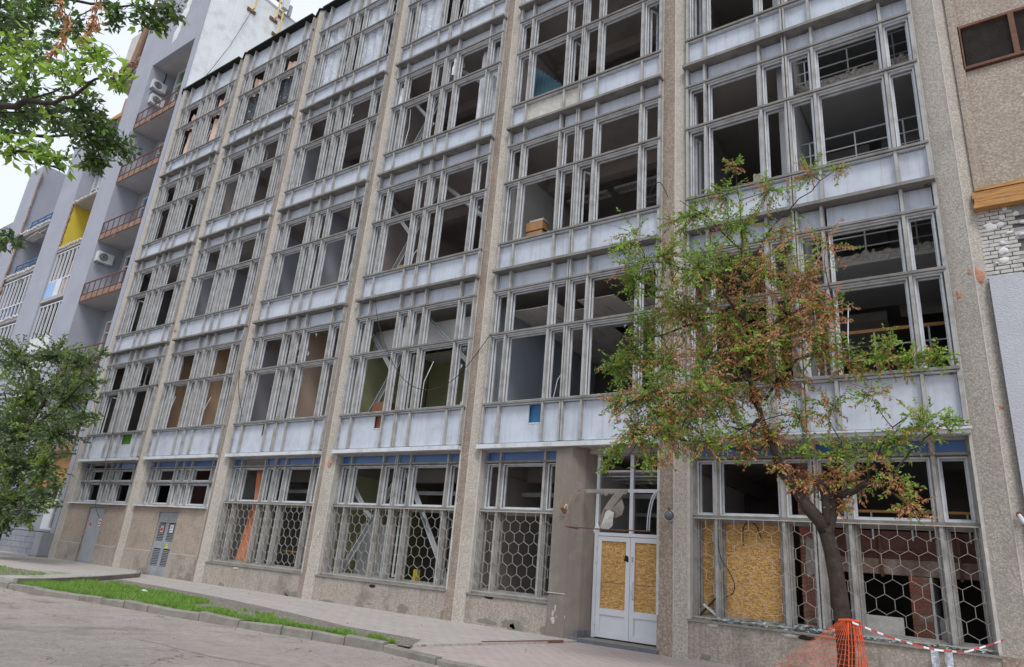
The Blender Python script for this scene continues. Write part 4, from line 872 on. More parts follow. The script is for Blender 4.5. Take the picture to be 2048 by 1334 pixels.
# ================================================================== CURTAINS, FILMS AND LOOSE THINGS IN THE OFFICE WINDOWS
def zB(n): return B1+(n-1)*H
for i in (2, 3):
    for k in (1, 4):
        X = 6*i; B = zB(4); ok = not (i == 3 and k == 4)
        for z0, z1 in ((B+1.0, B+3.02), (B+3.15, B+4.4)): cloth(X+MXA[k]+.1, X+MXA[k+1]-.1, z0, z1, .15, 2.5, .035, i*7+k+int(z0), 20, 16).build('plastic_film', 'plastic', office)
for i in (0, 1):
    for k in (1, 4):
        X = 6*i; B = zB(4); nm = ('left', 'right')[k > 1]; bn = ('first', 'second')[i]
        o = cloth(X+MXA[k]+.1, X+MXA[k+1]-.08, B+3.1, B+4.2, .28, 3, .06, i*5+k, 20, 12, .1, .25).build('curtain', 'peach', None, label=f'sagging peach curtain in the {nm} upper top-floor window of the {bn} bay from the left', cat='curtain', group='peach curtains in the top-floor windows')
        if i == 1:
            cloth(X+MXA[k]+.08, X+MXA[k+1]-.06, B+1.5, B+3.0, .26, 3, .07, 11+k, 22, 14).build('black_film', 'blackplastic', office)
            z1 = B+1.6
        else: z1 = B+2.9
        cloth(X+MXA[k]+.1, X+MXA[k+1]-.05, B+.95, z1, .31, 3, .05, 31+i*5+k, 22, 12, .12, .1).build('curtain', 'peach', None, label=f'peach curtain hanging in the {nm} lower top-floor window of the {bn} bay from the left', cat='curtain', group='peach curtains in the top-floor windows')
B = zB(3)
cloth(22.35, 23.05, B+.9, B+4.4, .42, 2.2, .06, 4, 18, 20).build('curtain', 'whitecloth', None, label='long white net curtain on the right of the third-floor window above the diagonal braces', cat='curtain', group='white curtains on the third floor')
cloth(23.1, 23.55, B+.95, B+4.3, .40, 1.6, .05, 6, 14, 20).build('curtain', 'whitecloth', None, label='narrow white curtain filling the rightmost third-floor light beside the fifth pebbled column', cat='curtain', group='white curtains on the third floor')
cloth(21.1, 21.5, B+.95, B+3.0, .36, 1.6, .06, 8, 14, 16).build('curtain', 'whitecloth', None, label='crumpled white curtain strip beside the double mullion of the braced third-floor bay', cat='curtain', group='white curtains on the third floor')
for x, z, lb in ((18.62, B+3.15, 'torn white film scrap fluttering at the left edge of the braced third-floor bay'), (21.25, B+3.5, 'small torn white film scrap at the centre of the braced third-floor bay')):
    t = cloth(x, x+.3, z, z+.75, .0, 1.3, .08, int(x), 8, 10, .5).build('film_scrap', 'whitecloth', None, label=lb, cat='plastic scrap')
b = MB()
for q in range(8): b.box(24.75+q*.16, 24.90+q*.16, .62+.02*(q % 2), .64+.02*(q % 2), zB(3)+.9, zB(3)+2.9)
bl = thing('vertical_blind', (25.4, .63, zB(3)+.9), 'dark teal vertical blind hanging in the third-floor window over the peeling panel', 'blind')
for q in range(9): o = cb('slat', 24.72+q*.155, 24.86+q*.155, .60, .61, zB(3)+.9, zB(3)+2.85-q*.16, 'teal', bl); o.rotation_euler[2] = .5
c_ = cloth(13.12, 14.02, .80, 4.14, .64, 4, .05, 3, 26, 22, .45); c_.v = [(x+.26*(z-.8)/2.2 if z < 3 else x+.26-.22*(z-3), y, z) for x, y, z in c_.v]; c_.build('curtain', 'orange_cloth', None, label='terracotta curtain bunched at the top behind the leftmost hexagon grille', cat='curtain')
gb = thing('green_box', (16.7, .9, .76), 'green plastic box behind the lower right of the leftmost hexagon grille', 'box')
MB().box(16.5, 16.95, .8, 1.1, .3, 1.12).build('box_body', 'green', gb); MB().box(16.96, 17.3, .8, 1.1, .3, 1.05).build('side_panel', 'whiteframe', gb)
def stack(name, x, y, z, items, lb, cat='boxes'):
    t = thing(name, (x, y, z), lb, cat); zz = z
    for nm, w_, h, m, dx in items: cb(nm, x-w_/2+dx, x+w_/2+dx, y, y+.35, zz, zz+h-.004, m, t); zz += h
    return t
z = zB(2)+.985
stack('book_stack', 25.35, .40, z, [('carton', .62, .16, 'brownwood', .0), ('carton', .6, .14, 'boxgrey', -.03), ('carton', .58, .12, 'boxorange', .0), ('carton', .64, .05, 'black', .0), ('carton', .6, .30, 'boxorange', -.02), ('carton', .5, .06, 'boxgrey', .05)], 'pile of orange cartons and files on the second-floor sill under the white wall', 'cartons')
for q in range(5): cb('file', 25.66+q*.055, 25.71+q*.055, .42, .7, z, z+.34-.03*(q % 3), ('green', 'boxorange', 'steel', 'boxgrey', 'brownwood')[q], bpy.data.objects['book_stack'])
stack('box_stack', 19.75, .40, z, [('carton', .5, .1, 'boxgrey', 0), ('carton', .46, .12, 'black', 0), ('carton', .52, .08, 'boxgrey', .02), ('carton', .4, .08, 'boxorange', 0)], 'small pile of grey boxes beside the brace on the second-floor sill', 'boxes')
stack('box_stack', 13.9, .40, z, [('carton', .42, .2, 'olive' if False else 'boxgrey', 0), ('carton', .44, .1, 'black', 0), ('carton', .36, .12, 'bluepaint', 0)], 'little pile of boxes with a blue one on top in the third bay second-floor window', 'boxes')
cbt = thing('brown_cabinet', (19.7, .42, zB(1)+1.04), 'brown wooden cabinet with white paper by the brace in the olive first-floor room', 'cabinet')
cb('cabinet_body', 19.35, 20.05, .42, .8, zB(1)+.7, zB(1)+1.5, 'brownwood', cbt); cb('paper', 19.85, 20.02, .41, .419, zB(1)+1.12, zB(1)+1.42, 'signwhite', cbt)
for i, n, x, y, lb in ((4, 1, 26.1, .5, 'small dark box on the first-floor sill against the blue-grey wall'),):
    t = thing('small_box', (x, y, zB(1)+1.03), lb, 'box'); cb('box_body', x, x+.25, y, y+.2, zB(1)+1.03, zB(1)+1.2, 'black', t)
gp = thing('green_board', (32.2, .5, zB(2)+.98), 'pale green board leaning at the second-floor window left of the grey partition', 'board'); MB().box(31.95, 32.35, .5, .53, zB(2)+.9, zB(2)+1.55).build('board', mat('pale_green_board', (.36, .46, .34), None, 2, .7), gp)
# fluorescent lamps under the slabs
def lamp(x, y, z, ln, lb, tilt=0):
    t = thing('ceiling_lamp', (x, y, z), lb, 'lamp', 'louvred ceiling lamps inside the office rooms'); b = MB(); b.box(x, x+ln, y, y+.06, z, z+.09); b.box(x, x+ln, y+.34, y+.4, z, z+.09); b.box(x, x+ln, y+.06, y+.34, z+.07, z+.09); b.box(x, x+.03, y+.06, y+.34, z, z+.07); b.box(x+ln-.03, x+ln, y+.06, y+.34, z, z+.07)
    b.build('lamp_body', 'whitepaint', t)
    for k in range(10): cb('louvre', x+.05+k*(ln-.1)/10, x+.06+k*(ln-.1)/10, y+.06, y+.34, z, z+.06, 'sash', t)
    for a in (.2, ln-.2): cb('hanger', x+a, x+a+.02, y+.19, y+.21, z+.09, z+.4, 'steel', t)
for i, n, nm in ((4, 2, 'second'), (4, 3, 'third')):
    zl = zB(n)+H-.42-.5
    for q, (x, y) in enumerate(((24.6, 3.4), (26.5, 3.35), (28.3, 3.4), (27.0, 4.4))): lamp(x, y, zl, 1.6, f'{("leftmost", "second from left", "rightmost", "deepest")[q]} louvred lamp under the {nm}-floor ceiling of the fifth bay')
lamp(28.2, 1.6, zB(1)+3.9, 1.2, 'tilted louvred lamp hanging from the tiled first-floor ceiling')
# swagging cables
def swag(name, pts, r, lb, m='black'):
    P = [Vector(p) for p in pts]; Q = []
    for i in range(len(P)-1):
        for k in range(6):
            t = k/6; p0 = P[max(i-1, 0)]; p1 = P[i]; p2 = P[i+1]; p3 = P[min(i+2, len(P)-1)]
            Q.append(.5*((2*p1)+(p2-p0)*t+(2*p0-5*p1+4*p2-p3)*t*t+(3*p1-p0-3*p2+p3)*t*t*t))
    Q.append(P[-1]); b = MB().tube(Q, r, 5); return b.build(name, m, None, label=lb, cat='cable')
swag('hanging_cable', [(19.2, -.12, 10.0), (19.6, -.14, 8.9), (20.4, -.14, 7.6), (21.2, -.14, 6.74), (22.1, -.14, 6.34), (23.0, -.14, 6.45), (23.7, -.14, 6.95), (24.5, -.16, 7.85)], .011, 'thin dark cable swagging across the first-floor windows of the braced bay')
swag('hanging_cable', [(3.0, -.14, 7.5), (3.15, -.17, 4.6), (3.3, -.15, 2.6), (3.45, .2, 1.8), (3.3, .22, 1.0), (2.75, .26, .3)], .009, 'thin dark cable hanging down over the first grey steel door')
swag('hanging_cable', [(12.1, -.14, 7.9), (12.25, -.16, 7.3), (12.4, -.14, 6.9), (12.9, -.12, 6.0)], .012, 'short dark cable dangling beside the third pebbled column')
swag('hanging_cable', [(29.3, -.05, 10.9), (29.5, -.2, 11.35), (29.75, -.25, 11.4), (29.9, -.1, 11.0)], .012, 'thin bent cable looping at the second-floor window left of the sixth column')
swag('loose_wire', [(30.95, .28, 2.85), (31.0, .25, 2.1), (31.2, .25, 1.75), (31.3, .26, 1.5), (31.25, .28, 1.32), (31.1, .3, 1.25)], .011, 'black wire hanging in front of the orange boards behind the grille')
swag('loose_wire', [(31.45, .44, 2.3), (31.47, .42, 2.68), (31.6, .40, 2.80), (31.75, .42, 2.72), (31.83, .44, 2.48)], .012, 'short arched black wire at the top of the large orange board')
bt_ = thing('fallen_batten', (30.7, .3, .9), 'dark diagonal batten leaning in the lower left corner of the boarded window', 'batten'); b = MB(); b.bar((30.52, .33, .82), (30.95, .36, 1.28), .035); b.build('batten', 'black', bt_); b = MB(); b.bar((30.62, .30, 1.05), (30.95, .32, .82), .08, .04); b.build('white_rail', 'sash', bt_)
# ================================================================== ENTRANCE: WRECKED CANOPY, LAMP, BRACKET
cn = thing('wrecked_canopy', (28.7, -.2, 2.5), 'wrecked barrel canopy frame with torn canvas hanging over the boarded entrance door', 'canopy')
def arc(x, y0=.05, d=.62, z0=2.47, h=.92, n=10): return [(x, y0-d*math.cos(a*math.pi/2/n), z0+h*math.sin(a*math.pi/2/n)) for a in range(n+1)]
for x in (27.60, 29.72): MB().tube(arc(x), .017, 6).build('arch_tube', 'rustpanel' if x < 28 else 'steel', cn)
MB().tube(arc(29.64, .1, .6), .012, 6).build('arch_tube', 'brace', cn)
MB().tube([(27.58, -.56, 2.47), (28.7, -.58, 2.44), (29.74, -.56, 2.45)], .014, 6).build('front_tube', 'rust', cn); MB().tube([(27.6, .05, 2.47), (27.6, -.56, 2.47)], .013, 6).build('side_tube', 'rust', cn)
b = MB().box(27.75, 28.9, .02, .06, 3.36, 3.42)
for q in range(9): b.blob((27.85+q*.12, .03, 3.35), (.08, .015, rnd.uniform(.03, .1)), q)
b.build('canvas_strip', 'canvas', cn)
def torn(pts, y, m, nm, seed):
    b = MB(); n = len(pts); cx = sum(p[0] for p in pts)/n; cz = sum(p[1] for p in pts)/n
    F = [(x, y+.09*mnoise.noise((x*4, z*4, seed)), z) for x, z in pts]; b.v = F+[(cx, y-.06, cz)]+[(x, yy+.008, z) for x, yy, z in F]+[(cx, y-.05, cz)]
    for i in range(n): j = (i+1) % n; b.f += [(i, j, n), (n+1+j, n+1+i, 2*n+1), (i, n+1+i, n+1+j, j)]; b.m += [0, 0, 0]
    return b.build(nm, m, cn)
torn([(28.75, 3.36), (29.0, 3.38), (28.85, 3.22), (28.95, 2.98), (28.9, 2.8), (28.72, 2.72), (28.55, 2.9), (28.5, 2.6), (28.35, 2.45), (28.3, 2.62), (28.42, 2.9), (28.52, 3.12)], -.25, 'canvas', 'torn_canvas', 2)
torn([(28.48, 2.86), (28.62, 2.9), (28.74, 2.84), (28.72, 2.55), (28.6, 2.44), (28.4, 2.46)], -.36, 'whitepaint', 'pale_lining', 5)
torn([(28.2, 2.42), (28.3, 2.62), (28.36, 2.5), (28.32, 2.28)], -.3, 'whitecloth', 'white_scrap', 7)
b = MB(); b.bar((28.42, -.36, 2.42), (28.52, -.34, 2.92), .03); b.build('broken_slat', 'rust', cn)
wl = thing('bulkhead_lamp', (30.0, -.14, 2.7), 'round glass bulkhead lamp on the pebbled column right of the door', 'lamp')
MB().tube([(30.0, -.06, 2.84), (30.0, -.13, 2.84)], .135, 16).build('lamp_base', 'whitepaint', wl)
b = MB(); P = [(30.0, -.13-.11*math.sin(a*math.pi/12), 2.84) for a in range(7)]; b.tube(P, [.115*math.cos(a*math.pi/12.6) for a in range(7)], 16); b.build('glass_dome', mat('smoky_glass', (.10, .115, .13), None, 3, .12, spec=.8), wl, True)
MB().tube([(30.0, -.12, 2.97), (30.0, -.14, 3.0)], .03, 8).build('top_screw', 'rust', wl)
wb = thing('broken_bracket', (27.25, -.05, 2.8), 'broken rusty lamp bracket with prongs on a white plaster patch on the pier', 'bracket')
MB().blob((27.27, -.02, 2.93), (.1, .02, .15), 4).build('plaster_patch', 'chippale', wb)
for a, c in (((27.24, -.04, 2.82), (27.17, -.16, 3.05)), ((27.27, -.04, 2.82), (27.27, -.18, 3.08)), ((27.30, -.04, 2.84), (27.35, -.14, 3.0))): MB().tube([a, ((a[0]+c[0])/2, c[1], (a[2]+c[2])/2), c], [.03, .026, .016], 6).build('prong', 'rustpanel', wb)
# ================================================================== SAFETY NET AND TAPE
net = thing('safety_net', (33.9, -3.0, -.04), 'orange plastic safety net wrapped round the tree trunk', 'safety net')
def netpanel(P00, P10, P01, P11, nu, nv, sag, nm):
    P00, P10, P01, P11 = map(Vector, (P00, P10, P01, P11)); nrm = (P10-P00).cross(P01-P00).normalized(); b = MB()
    def p(u, v): return P00.lerp(P10, u).lerp(P01.lerp(P11, u), v)+nrm*(sag*math.sin(3.14*u)*(1-v)+.035*mnoise.noise((u*3, v*4, sag*9)))
    for i in range(nu+1):
        for j in range(nv):
            b.bar(p(i/nu, j/nv), p(i/nu, (j+1)/nv), .012, .004)
    for j in range(nv+1):
        for i in range(nu): b.bar(p(i/nu, j/nv), p((i+1)/nu, j/nv), .010, .004)
    return b.build(nm, 'netorange', net, kind='stuff')
netpanel((32.45, -3.3, -.04), (34.0, -3.5, -.04), (33.92, -3.3, 1.12), (34.06, -3.36, 1.14), 14, 18, .10, 'net_sheet')
netpanel((34.0, -3.5, -.04), (34.3, -3.1, -.04), (34.06, -3.36, 1.14), (34.16, -3.1, 1.12), 6, 14, .03, 'net_sheet')
netpanel((34.3, -3.1, -.04), (33.6, -2.4, -.04), (34.16, -3.1, 1.12), (33.9, -2.75, 1.1), 9, 12, .03, 'net_sheet')
b = MB().tube([(33.92, -3.3, 1.13), (34.06, -3.37, 1.15), (34.17, -3.1, 1.13)], .018, 6); b.build('net_hem', 'netorange', net)
tp = thing('barrier_tape', (35, -1.5, .8), 'red and white barrier tape sagging from the net to the right-hand wall', 'barrier tape')
P = [Vector(p) for p in ((34.10, -3.32, 1.12), (34.5, -2.2, .91), (34.95, -1.4, .78), (35.32, -.8, .77), (35.6, -.4, .88), (35.9, -.05, 1.02))]; Q = []
for i in range(5):
    for k in range(7): Q.append(P[i].lerp(P[i+1], k/7))
for _ in range(3): Q = [Q[0]]+[(Q[i-1]+Q[i]*2+Q[i+1])/4 for i in range(1, len(Q)-1)]+[Q[-1]]
b = MB(); d_ = 0
for i in range(len(Q)-1):
    a, c = Q[i], Q[i+1]; tw = [.5*math.sin(k*.55) for k in (i, i+1)]; h = [Vector((0, math.sin(t_), math.cos(t_)))*.014 for t_ in tw]; th = Vector((.0, -.002, 0))
    o = len(b.v); b.v += [tuple(x) for x in (a-h[0]+th, c-h[1]+th, c+h[1]+th, a+h[0]+th, a-h[0]-th, c-h[1]-th, c+h[1]-th, a+h[0]-th)]
    d_ += (c-a).length; mi = int(d_/.17) % 2
    for f in ((0, 1, 2, 3), (7, 6, 5, 4), (0, 4, 5, 1), (3, 2, 6, 7)): b.f.append(tuple(o+q for q in f)); b.m.append(mi)
b.build('tape_band', ['red', 'whitetape'], tp)
for x, z, l in ((34.78, .72, .42), (34.98, .70, .36)): t = cloth(x, x+.12, z-l, z, .0, 1, .03, int(l*100), 4, 8); put('film_scrap', t.mesh('film_scrap', 'plastic'), (0, -.05, 0), None, label=('longer' if l > .4 else 'shorter')+' scrap of clear film hanging from the sill below the right-hand grille', cat='plastic scrap', group='clear film scraps on the sill')
t = MB(); t.bar((35.6, .0, .35), (35.5, -.02, .62), .03, .004); t.bar((35.6, .0, .35), (35.62, -.03, .12), .03, .004); t.build('tape_scrap', 'red', None, label='short red tape scrap on the wall base near the right edge', cat='tape')
# small litter on road and grass
rr = random.Random(77); b = MB()
for q in range(150):
    x, y = rr.uniform(14, 34), rr.uniform(-12.5, -6.6); s = rr.uniform(.008, .03); o = len(b.v); b.v += [(x-s, y, -.12), (x+s*.6, y-s, -.12), (x+s, y+s*.7, -.12), (x, y, -.12+s)]; b.f += [(o, o+1, o+3), (o+1, o+2, o+3), (o+2, o, o+3)]; b.m += [0]*3
b.build('grit', 'concrete', None, label='loose grit scattered over the asphalt road', cat='grit', kind='stuff')
lt = MB().blob((17.2, -4.6, .05), (.18, .06, .05), 3); lt.build('paper_litter', 'signwhite', None, label='crumpled white litter on the grass strip', cat='litter')
eb = thing('metal_cabinet', (-.2, -.25, .1), 'small grey metal cabinet at the foot of the leftmost pebbled column', 'cabinet'); cb('cabinet_body', -.75, .0, -.55, -.08, .1, 1.15, 'steel', eb); cb('cabinet_door', -.70, -.05, -.57, -.55, .16, 1.08, 'steel', eb); cb('cabinet_foot', -.8, .1, -.62, -.1, .1, .16, 'concrete', eb)

# ================================================================== TREES
def leaf_cloud(name, leaves, m, parent, seed, shape=(1, .42), drop=0):
    """leaves: list of (pos, dir, length). Folded four-sided blades."""
    r = np.random.RandomState(seed); n = len(leaves); V = np.zeros((n, 4, 3))
    p = np.array([l[0] for l in leaves]); d = np.array([l[1] for l in leaves]); s = np.array([l[2] for l in leaves])[:, None]
    d = d+r.normal(0, .25, (n, 3)); d[:, 2] -= drop; d /= np.linalg.norm(d, axis=1)[:, None]
    u = r.normal(0, 1, (n, 3)); u -= d*(u*d).sum(1)[:, None]; u /= np.linalg.norm(u, axis=1)[:, None]; f = np.cross(d, u)
    V[:, 0] = p; V[:, 1] = p+d*s*.45+u*s*shape[1]*.5+f*s*.06; V[:, 2] = p+d*s-f*s*.08; V[:, 3] = p+d*s*.45-u*s*shape[1]*.5+f*s*.06
    tri = np.array([[0, 1, 2], [0, 2, 3]]); F = (np.arange(n)[:, None, None]*4+tri[None]).reshape(-1, 3); k = len(F)
    me = bpy.data.meshes.new(name); me.vertices.add(n*4); me.vertices.foreach_set('co', V.ravel()); me.loops.add(k*3); me.loops.foreach_set('vertex_index', F.ravel()); me.polygons.add(k); me.polygons.foreach_set('loop_start', np.arange(k)*3); me.update(calc_edges=True); me.materials.append(M[m])
    o = put(name, me, (0, 0, 0), parent); o.location = -wpos(parent); o['kind'] = 'stuff'; return o
def smooth_path(P, k=4, jit=0, seed=0):
    P = [Vector(p) for p in P]; Q = []; rr = random.Random(seed)
    for i in range(len(P)-1):
        for q in range(k):
            t = q/k; p0 = P[max(i-1, 0)]; p1 = P[i]; p2 = P[i+1]; p3 = P[min(i+2, len(P)-1)]
            v = .5*((2*p1)+(p2-p0)*t+(2*p0-5*p1+4*p2-p3)*t*t+(3*p1-p0-3*p2+p3)*t*t*t)
            if jit and (i or q): v += Vector((rr.gauss(0, jit), rr.gauss(0, jit), rr.gauss(0, jit)))
            Q.append(v)
    return Q+[P[-1]]
def taper(n, a, c): return [a+(c-a)*i/(n-1) for i in range(n)]
def twigs(skel, blobs, tree, seed, leafn, lsize, mats, twig_r=.006, step=.09, per=2):
    """from the nearest limb point a thin shoot runs into every blob and splits; leaves sit along the shoots"""
    rr = random.Random(seed); b = MB(); out = {m: [] for m in mats}
    for bi, (c, R, cnt, pick) in enumerate(blobs):
        c = Vector(c); near = sorted(skel, key=lambda s: (s-c).length+.25*max(0, s.z-c.z))[:3]; root = near[0]
        mid = root.lerp(c, .6)+Vector((rr.gauss(0, .08), rr.gauss(0, .08), rr.gauss(0, .08)))
        if (root-c).length > .25: b.tube(smooth_path([root, mid, c], 3), taper(7, max(twig_r*2.2, .010), twig_r), 5)
        made = 0; guard = 0
        while made < cnt and guard < cnt:
            guard += 1
            v = Vector((rr.gauss(0, 1), rr.gauss(0, 1), rr.gauss(0, .9))).normalized()*R*rr.random()**.45; tip = c+v
            st = c+v*rr.uniform(0, .3)+Vector((rr.gauss(0, .03),)*3); dirv = (tip-st)
            if dirv.length < .05: continue
            dirv.normalize(); tip = tip+Vector((0, 0, -.05*R))
            b.tube([st, st.lerp(tip, .5)+Vector((rr.gauss(0, .02), rr.gauss(0, .02), .02)), tip], [twig_r, twig_r*.8, twig_r*.5], 3)
            L = (tip-st).length; k = max(2, int(L/step))
            mt = pick(rr, tip)
            for q in range(k):
                if made >= cnt: break
                for w_ in range(per):
                    pos = st.lerp(tip, (q+.6)/k); side = Vector((rr.gauss(0, 1), rr.gauss(0, 1), rr.gauss(0, .6))).normalized()
                    out[mt].append((tuple(pos), tuple(dirv*.7+side*.8), lsize*rr.uniform(.65, 1.25))); made += 1
    o = b.build('twigs', 'bark', tree); o['kind'] = 'stuff'
    return out
# --- half-withered tree in front of the right bays
rt = thing('half_withered_tree', (33.94, -3.0, -.04), 'half-withered forked tree with brown and green leaves before the right-hand bays', 'tree')
skel = []
tr = smooth_path([(33.94, -3.0, -.1), (33.93, -3.0, .85), (33.87, -3.0, 1.76), (33.76, -3.0, 2.46)], 5, .008, 1)
mn = smooth_path([(33.76, -3.0, 2.40), (33.42, -3.05, 2.96), (33.18, -3.1, 3.36), (33.04, -3.1, 3.78), (32.89, -3.1, 4.21), (32.74, -3.1, 4.76), (32.64, -3.1, 5.32), (32.62, -3.0, 6.13), (32.58, -2.9, 7.2), (32.6, -2.9, 8.16), (32.5, -2.8, 9.03), (32.44, -2.8, 9.64)], 3, .012, 2)
MB().tube(tr, taper(len(tr), .132, .108), 12).build('trunk', 'bark', rt, True)
rad = [max(.008, 1.0*.10*(1-i/len(mn))**1.6) if i > 2 else .105 for i in range(len(mn))]
MB().tube(mn, rad, 9).build('limb', 'bark', rt, True)
rl = smooth_path([(33.78, -3.0, 2.36), (33.86, -2.95, 2.75), (33.90, -2.9, 2.98), (34.16, -3.0, 3.01), (34.39, -3.1, 3.12), (34.64, -3.2, 3.07)], 4, .01, 3)
MB().tube(rl, taper(len(rl), .09, .04), 9).build('limb', 'bark', rt, True)
sp = smooth_path([(33.80, -3.0, 2.5), (33.80, -3.0, 2.92), (33.76, -3.0, 3.1), (33.78, -3.0, 3.2)], 3); MB().tube(sp, taper(len(sp), .08, .06), 8).build('limb', 'bark', rt, True)
skel += mn[4:]+rl[4:]
BR = [[(32.89, -3.1, 4.21), (32.65, -3.3, 4.05), (32.36, -3.6, 4.03)], [(32.95, -3.1, 4.56), (33.28, -3.0, 5.11), (33.68, -2.9, 5.37), (34.17, -2.9, 5.49), (34.75, -2.8, 5.37), (35.36, -2.7, 5.16)], [(32.62, -3.0, 6.13), (32.17, -3.3, 6.8), (31.76, -3.5, 7.1), (30.92, -3.7, 7.39)], [(32.63, -3.0, 6.53), (31.63, -2.6, 6.41), (30.48, -2.4, 6.2), (29.39, -2.3, 5.9)], [(32.58, -2.9, 7.2), (33.07, -2.7, 8.04), (33.63, -2.6, 8.61), (34.36, -2.5, 9.24)], [(32.59, -2.9, 7.62), (31.99, -3.0, 8.37), (31.4, -3.1, 8.93)], [(32.71, -3.1, 5.13), (31.9, -3.4, 4.75), (31.03, -3.6, 4.67), (30.32, -3.6, 4.33)], [(32.63, -3.1, 5.52), (33.31, -3.3, 5.93), (33.99, -3.4, 6.16), (34.47, -3.5, 6.14)], [(34.39, -3.1, 3.12), (34.66, -3.2, 3.63), (34.89, -3.2, 4.01), (35.18, -3.2, 4.23)], [(34.64, -3.2, 3.07), (34.91, -3.3, 3.39), (35.27, -3.3, 3.75), (35.62, -3.3, 4.11)], [(34.16, -3.0, 3.01), (34.1, -2.9, 3.46), (34.04, -2.8, 3.89)], [(34.64, -3.2, 3.07), (34.88, -3.4, 2.86), (35.11, -3.5, 2.57)], [(33.04, -3.1, 3.78), (32.58, -3.4, 3.65), (31.78, -3.6, 3.81), (30.98, -3.7, 4.0)]]
for q, p in enumerate(BR):
    P = smooth_path(p, 4, .02, q+5); MB().tube(P, taper(len(P), .05 if q == 0 else (.03 if q in (1, 2, 3, 6) else .02), .006), 6).build('branch', 'bark', rt, True); skel += P[1:]
RB = [((32.46, -2.8, 9.63), 0.26, 18, 0.3), ((32.24, -2.8, 8.99), 0.51, 50, 0.25), ((33.08, -2.6, 8.98), 0.61, 55, 0.35), ((33.82, -2.5, 9.17), 0.46, 35, 0.4), ((34.35, -2.5, 9.13), 0.3, 14, 0.5), ((31.68, -3.0, 8.56), 0.55, 60, 0.15), ((32.56, -2.9, 8.18), 0.68, 80, 0.2), ((33.25, -2.7, 8.0), 0.58, 50, 0.5), ((31.21, -3.4, 7.58), 0.67, 90, 0.15), ((30.67, -3.6, 7.05), 0.52, 60, 0.08), ((30.43, -3.6, 7.76), 0.34, 22, 0.1), ((32.05, -3.2, 7.17), 0.75, 130, 0.3), ((32.9, -2.9, 7.04), 0.75, 120, 0.6), ((33.66, -3.2, 6.67), 0.63, 90, 0.75), ((34.06, -3.4, 5.97), 0.52, 70, 0.75), ((33.47, -3.3, 5.91), 0.7, 120, 0.75), ((32.35, -3.0, 6.27), 0.74, 150, 0.65), ((31.5, -2.8, 6.57), 0.67, 120, 0.5), ((30.51, -2.5, 6.61), 0.55, 70, 0.25), ((29.63, -2.3, 5.76), 0.46, 75, 0.08), ((30.14, -2.4, 6.01), 0.45, 60, 0.15), ((30.9, -2.6, 5.65), 0.63, 100, 0.35), ((31.95, -3.0, 5.52), 0.73, 140, 0.6), ((32.81, -3.1, 5.5), 0.67, 140, 0.5), ((30.42, -3.6, 4.61), 0.45, 60, 0.4), ((31.03, -3.6, 4.67), 0.57, 110, 0.5), ((31.81, -3.4, 4.66), 0.61, 120, 0.45), ((32.37, -3.2, 4.58), 0.48, 70, 0.4), ((30.79, -3.7, 3.91), 0.43, 60, 0.45), ((31.46, -3.7, 3.98), 0.51, 90, 0.5), ((32.05, -3.6, 3.8), 0.5, 80, 0.4), ((30.35, -3.6, 3.67), 0.27, 26, 0.05), ((30.15, -3.6, 3.39), 0.2, 14, 0.05), ((32.59, -3.4, 3.82), 0.38, 45, 0.5), ((31.05, -3.6, 3.47), 0.35, 36, 0.4), ((33.19, -3.0, 4.93), 0.44, 60, 0.5), ((33.85, -2.9, 5.44), 0.44, 60, 0.6), ((34.3, -2.9, 5.21), 0.44, 55, 0.55), ((34.74, -2.8, 5.2), 0.4, 45, 0.25), ((35.16, -2.7, 5.18), 0.35, 40, 0.12), ((35.57, -2.7, 5.18), 0.33, 34, 0.05), ((34.91, -2.8, 5.53), 0.27, 18, 0.2), ((33.92, -2.8, 4.4), 0.52, 36, 0.35), ((33.48, -3.0, 4.29), 0.47, 40, 0.4), ((34.57, -3.0, 4.56), 0.43, 28, 0.3), ((35.29, -3.2, 4.0), 0.46, 46, 0.15), ((35.62, -3.3, 4.03), 0.21, 16, 0.05), ((34.87, -3.2, 3.78), 0.37, 40, 0.2), ((34.51, -3.1, 3.66), 0.38, 40, 0.2), ((34.04, -2.9, 3.7), 0.43, 50, 0.3), ((33.53, -3.0, 3.7), 0.34, 30, 0.3), ((34.17, -3.0, 3.21), 0.42, 60, 0.85), ((33.71, -2.9, 3.22), 0.34, 40, 0.85), ((34.83, -3.3, 3.16), 0.37, 40, 0.6), ((35.0, -3.4, 2.79), 0.32, 26, 0.9), ((33.0, -3.1, 3.95), 0.34, 60, 0.9), ((33.44, -3.1, 3.11), 0.25, 24, 0.95), ((32.78, -3.1, 4.67), 0.26, 40, 0.8), ((32.68, -3.1, 5.51), 0.27, 40, 0.8), ((33.98, -2.9, 2.83), 0.25, 30, 0.9), ((33.15, -3.1, 3.44), 0.25, 26, 0.9)]
def mkpick(bf, lime): return lambda rr, tip: 'leaf_dry' if rr.random() < bf else ('leaf_lime' if rr.random() < lime else 'leaf_green')
blobs = [(c, R, int(n*11), mkpick(bf*.9, .55 if c[0] > 34.2 or c[2] < 4.2 else .3)) for c, R, n, bf in RB]
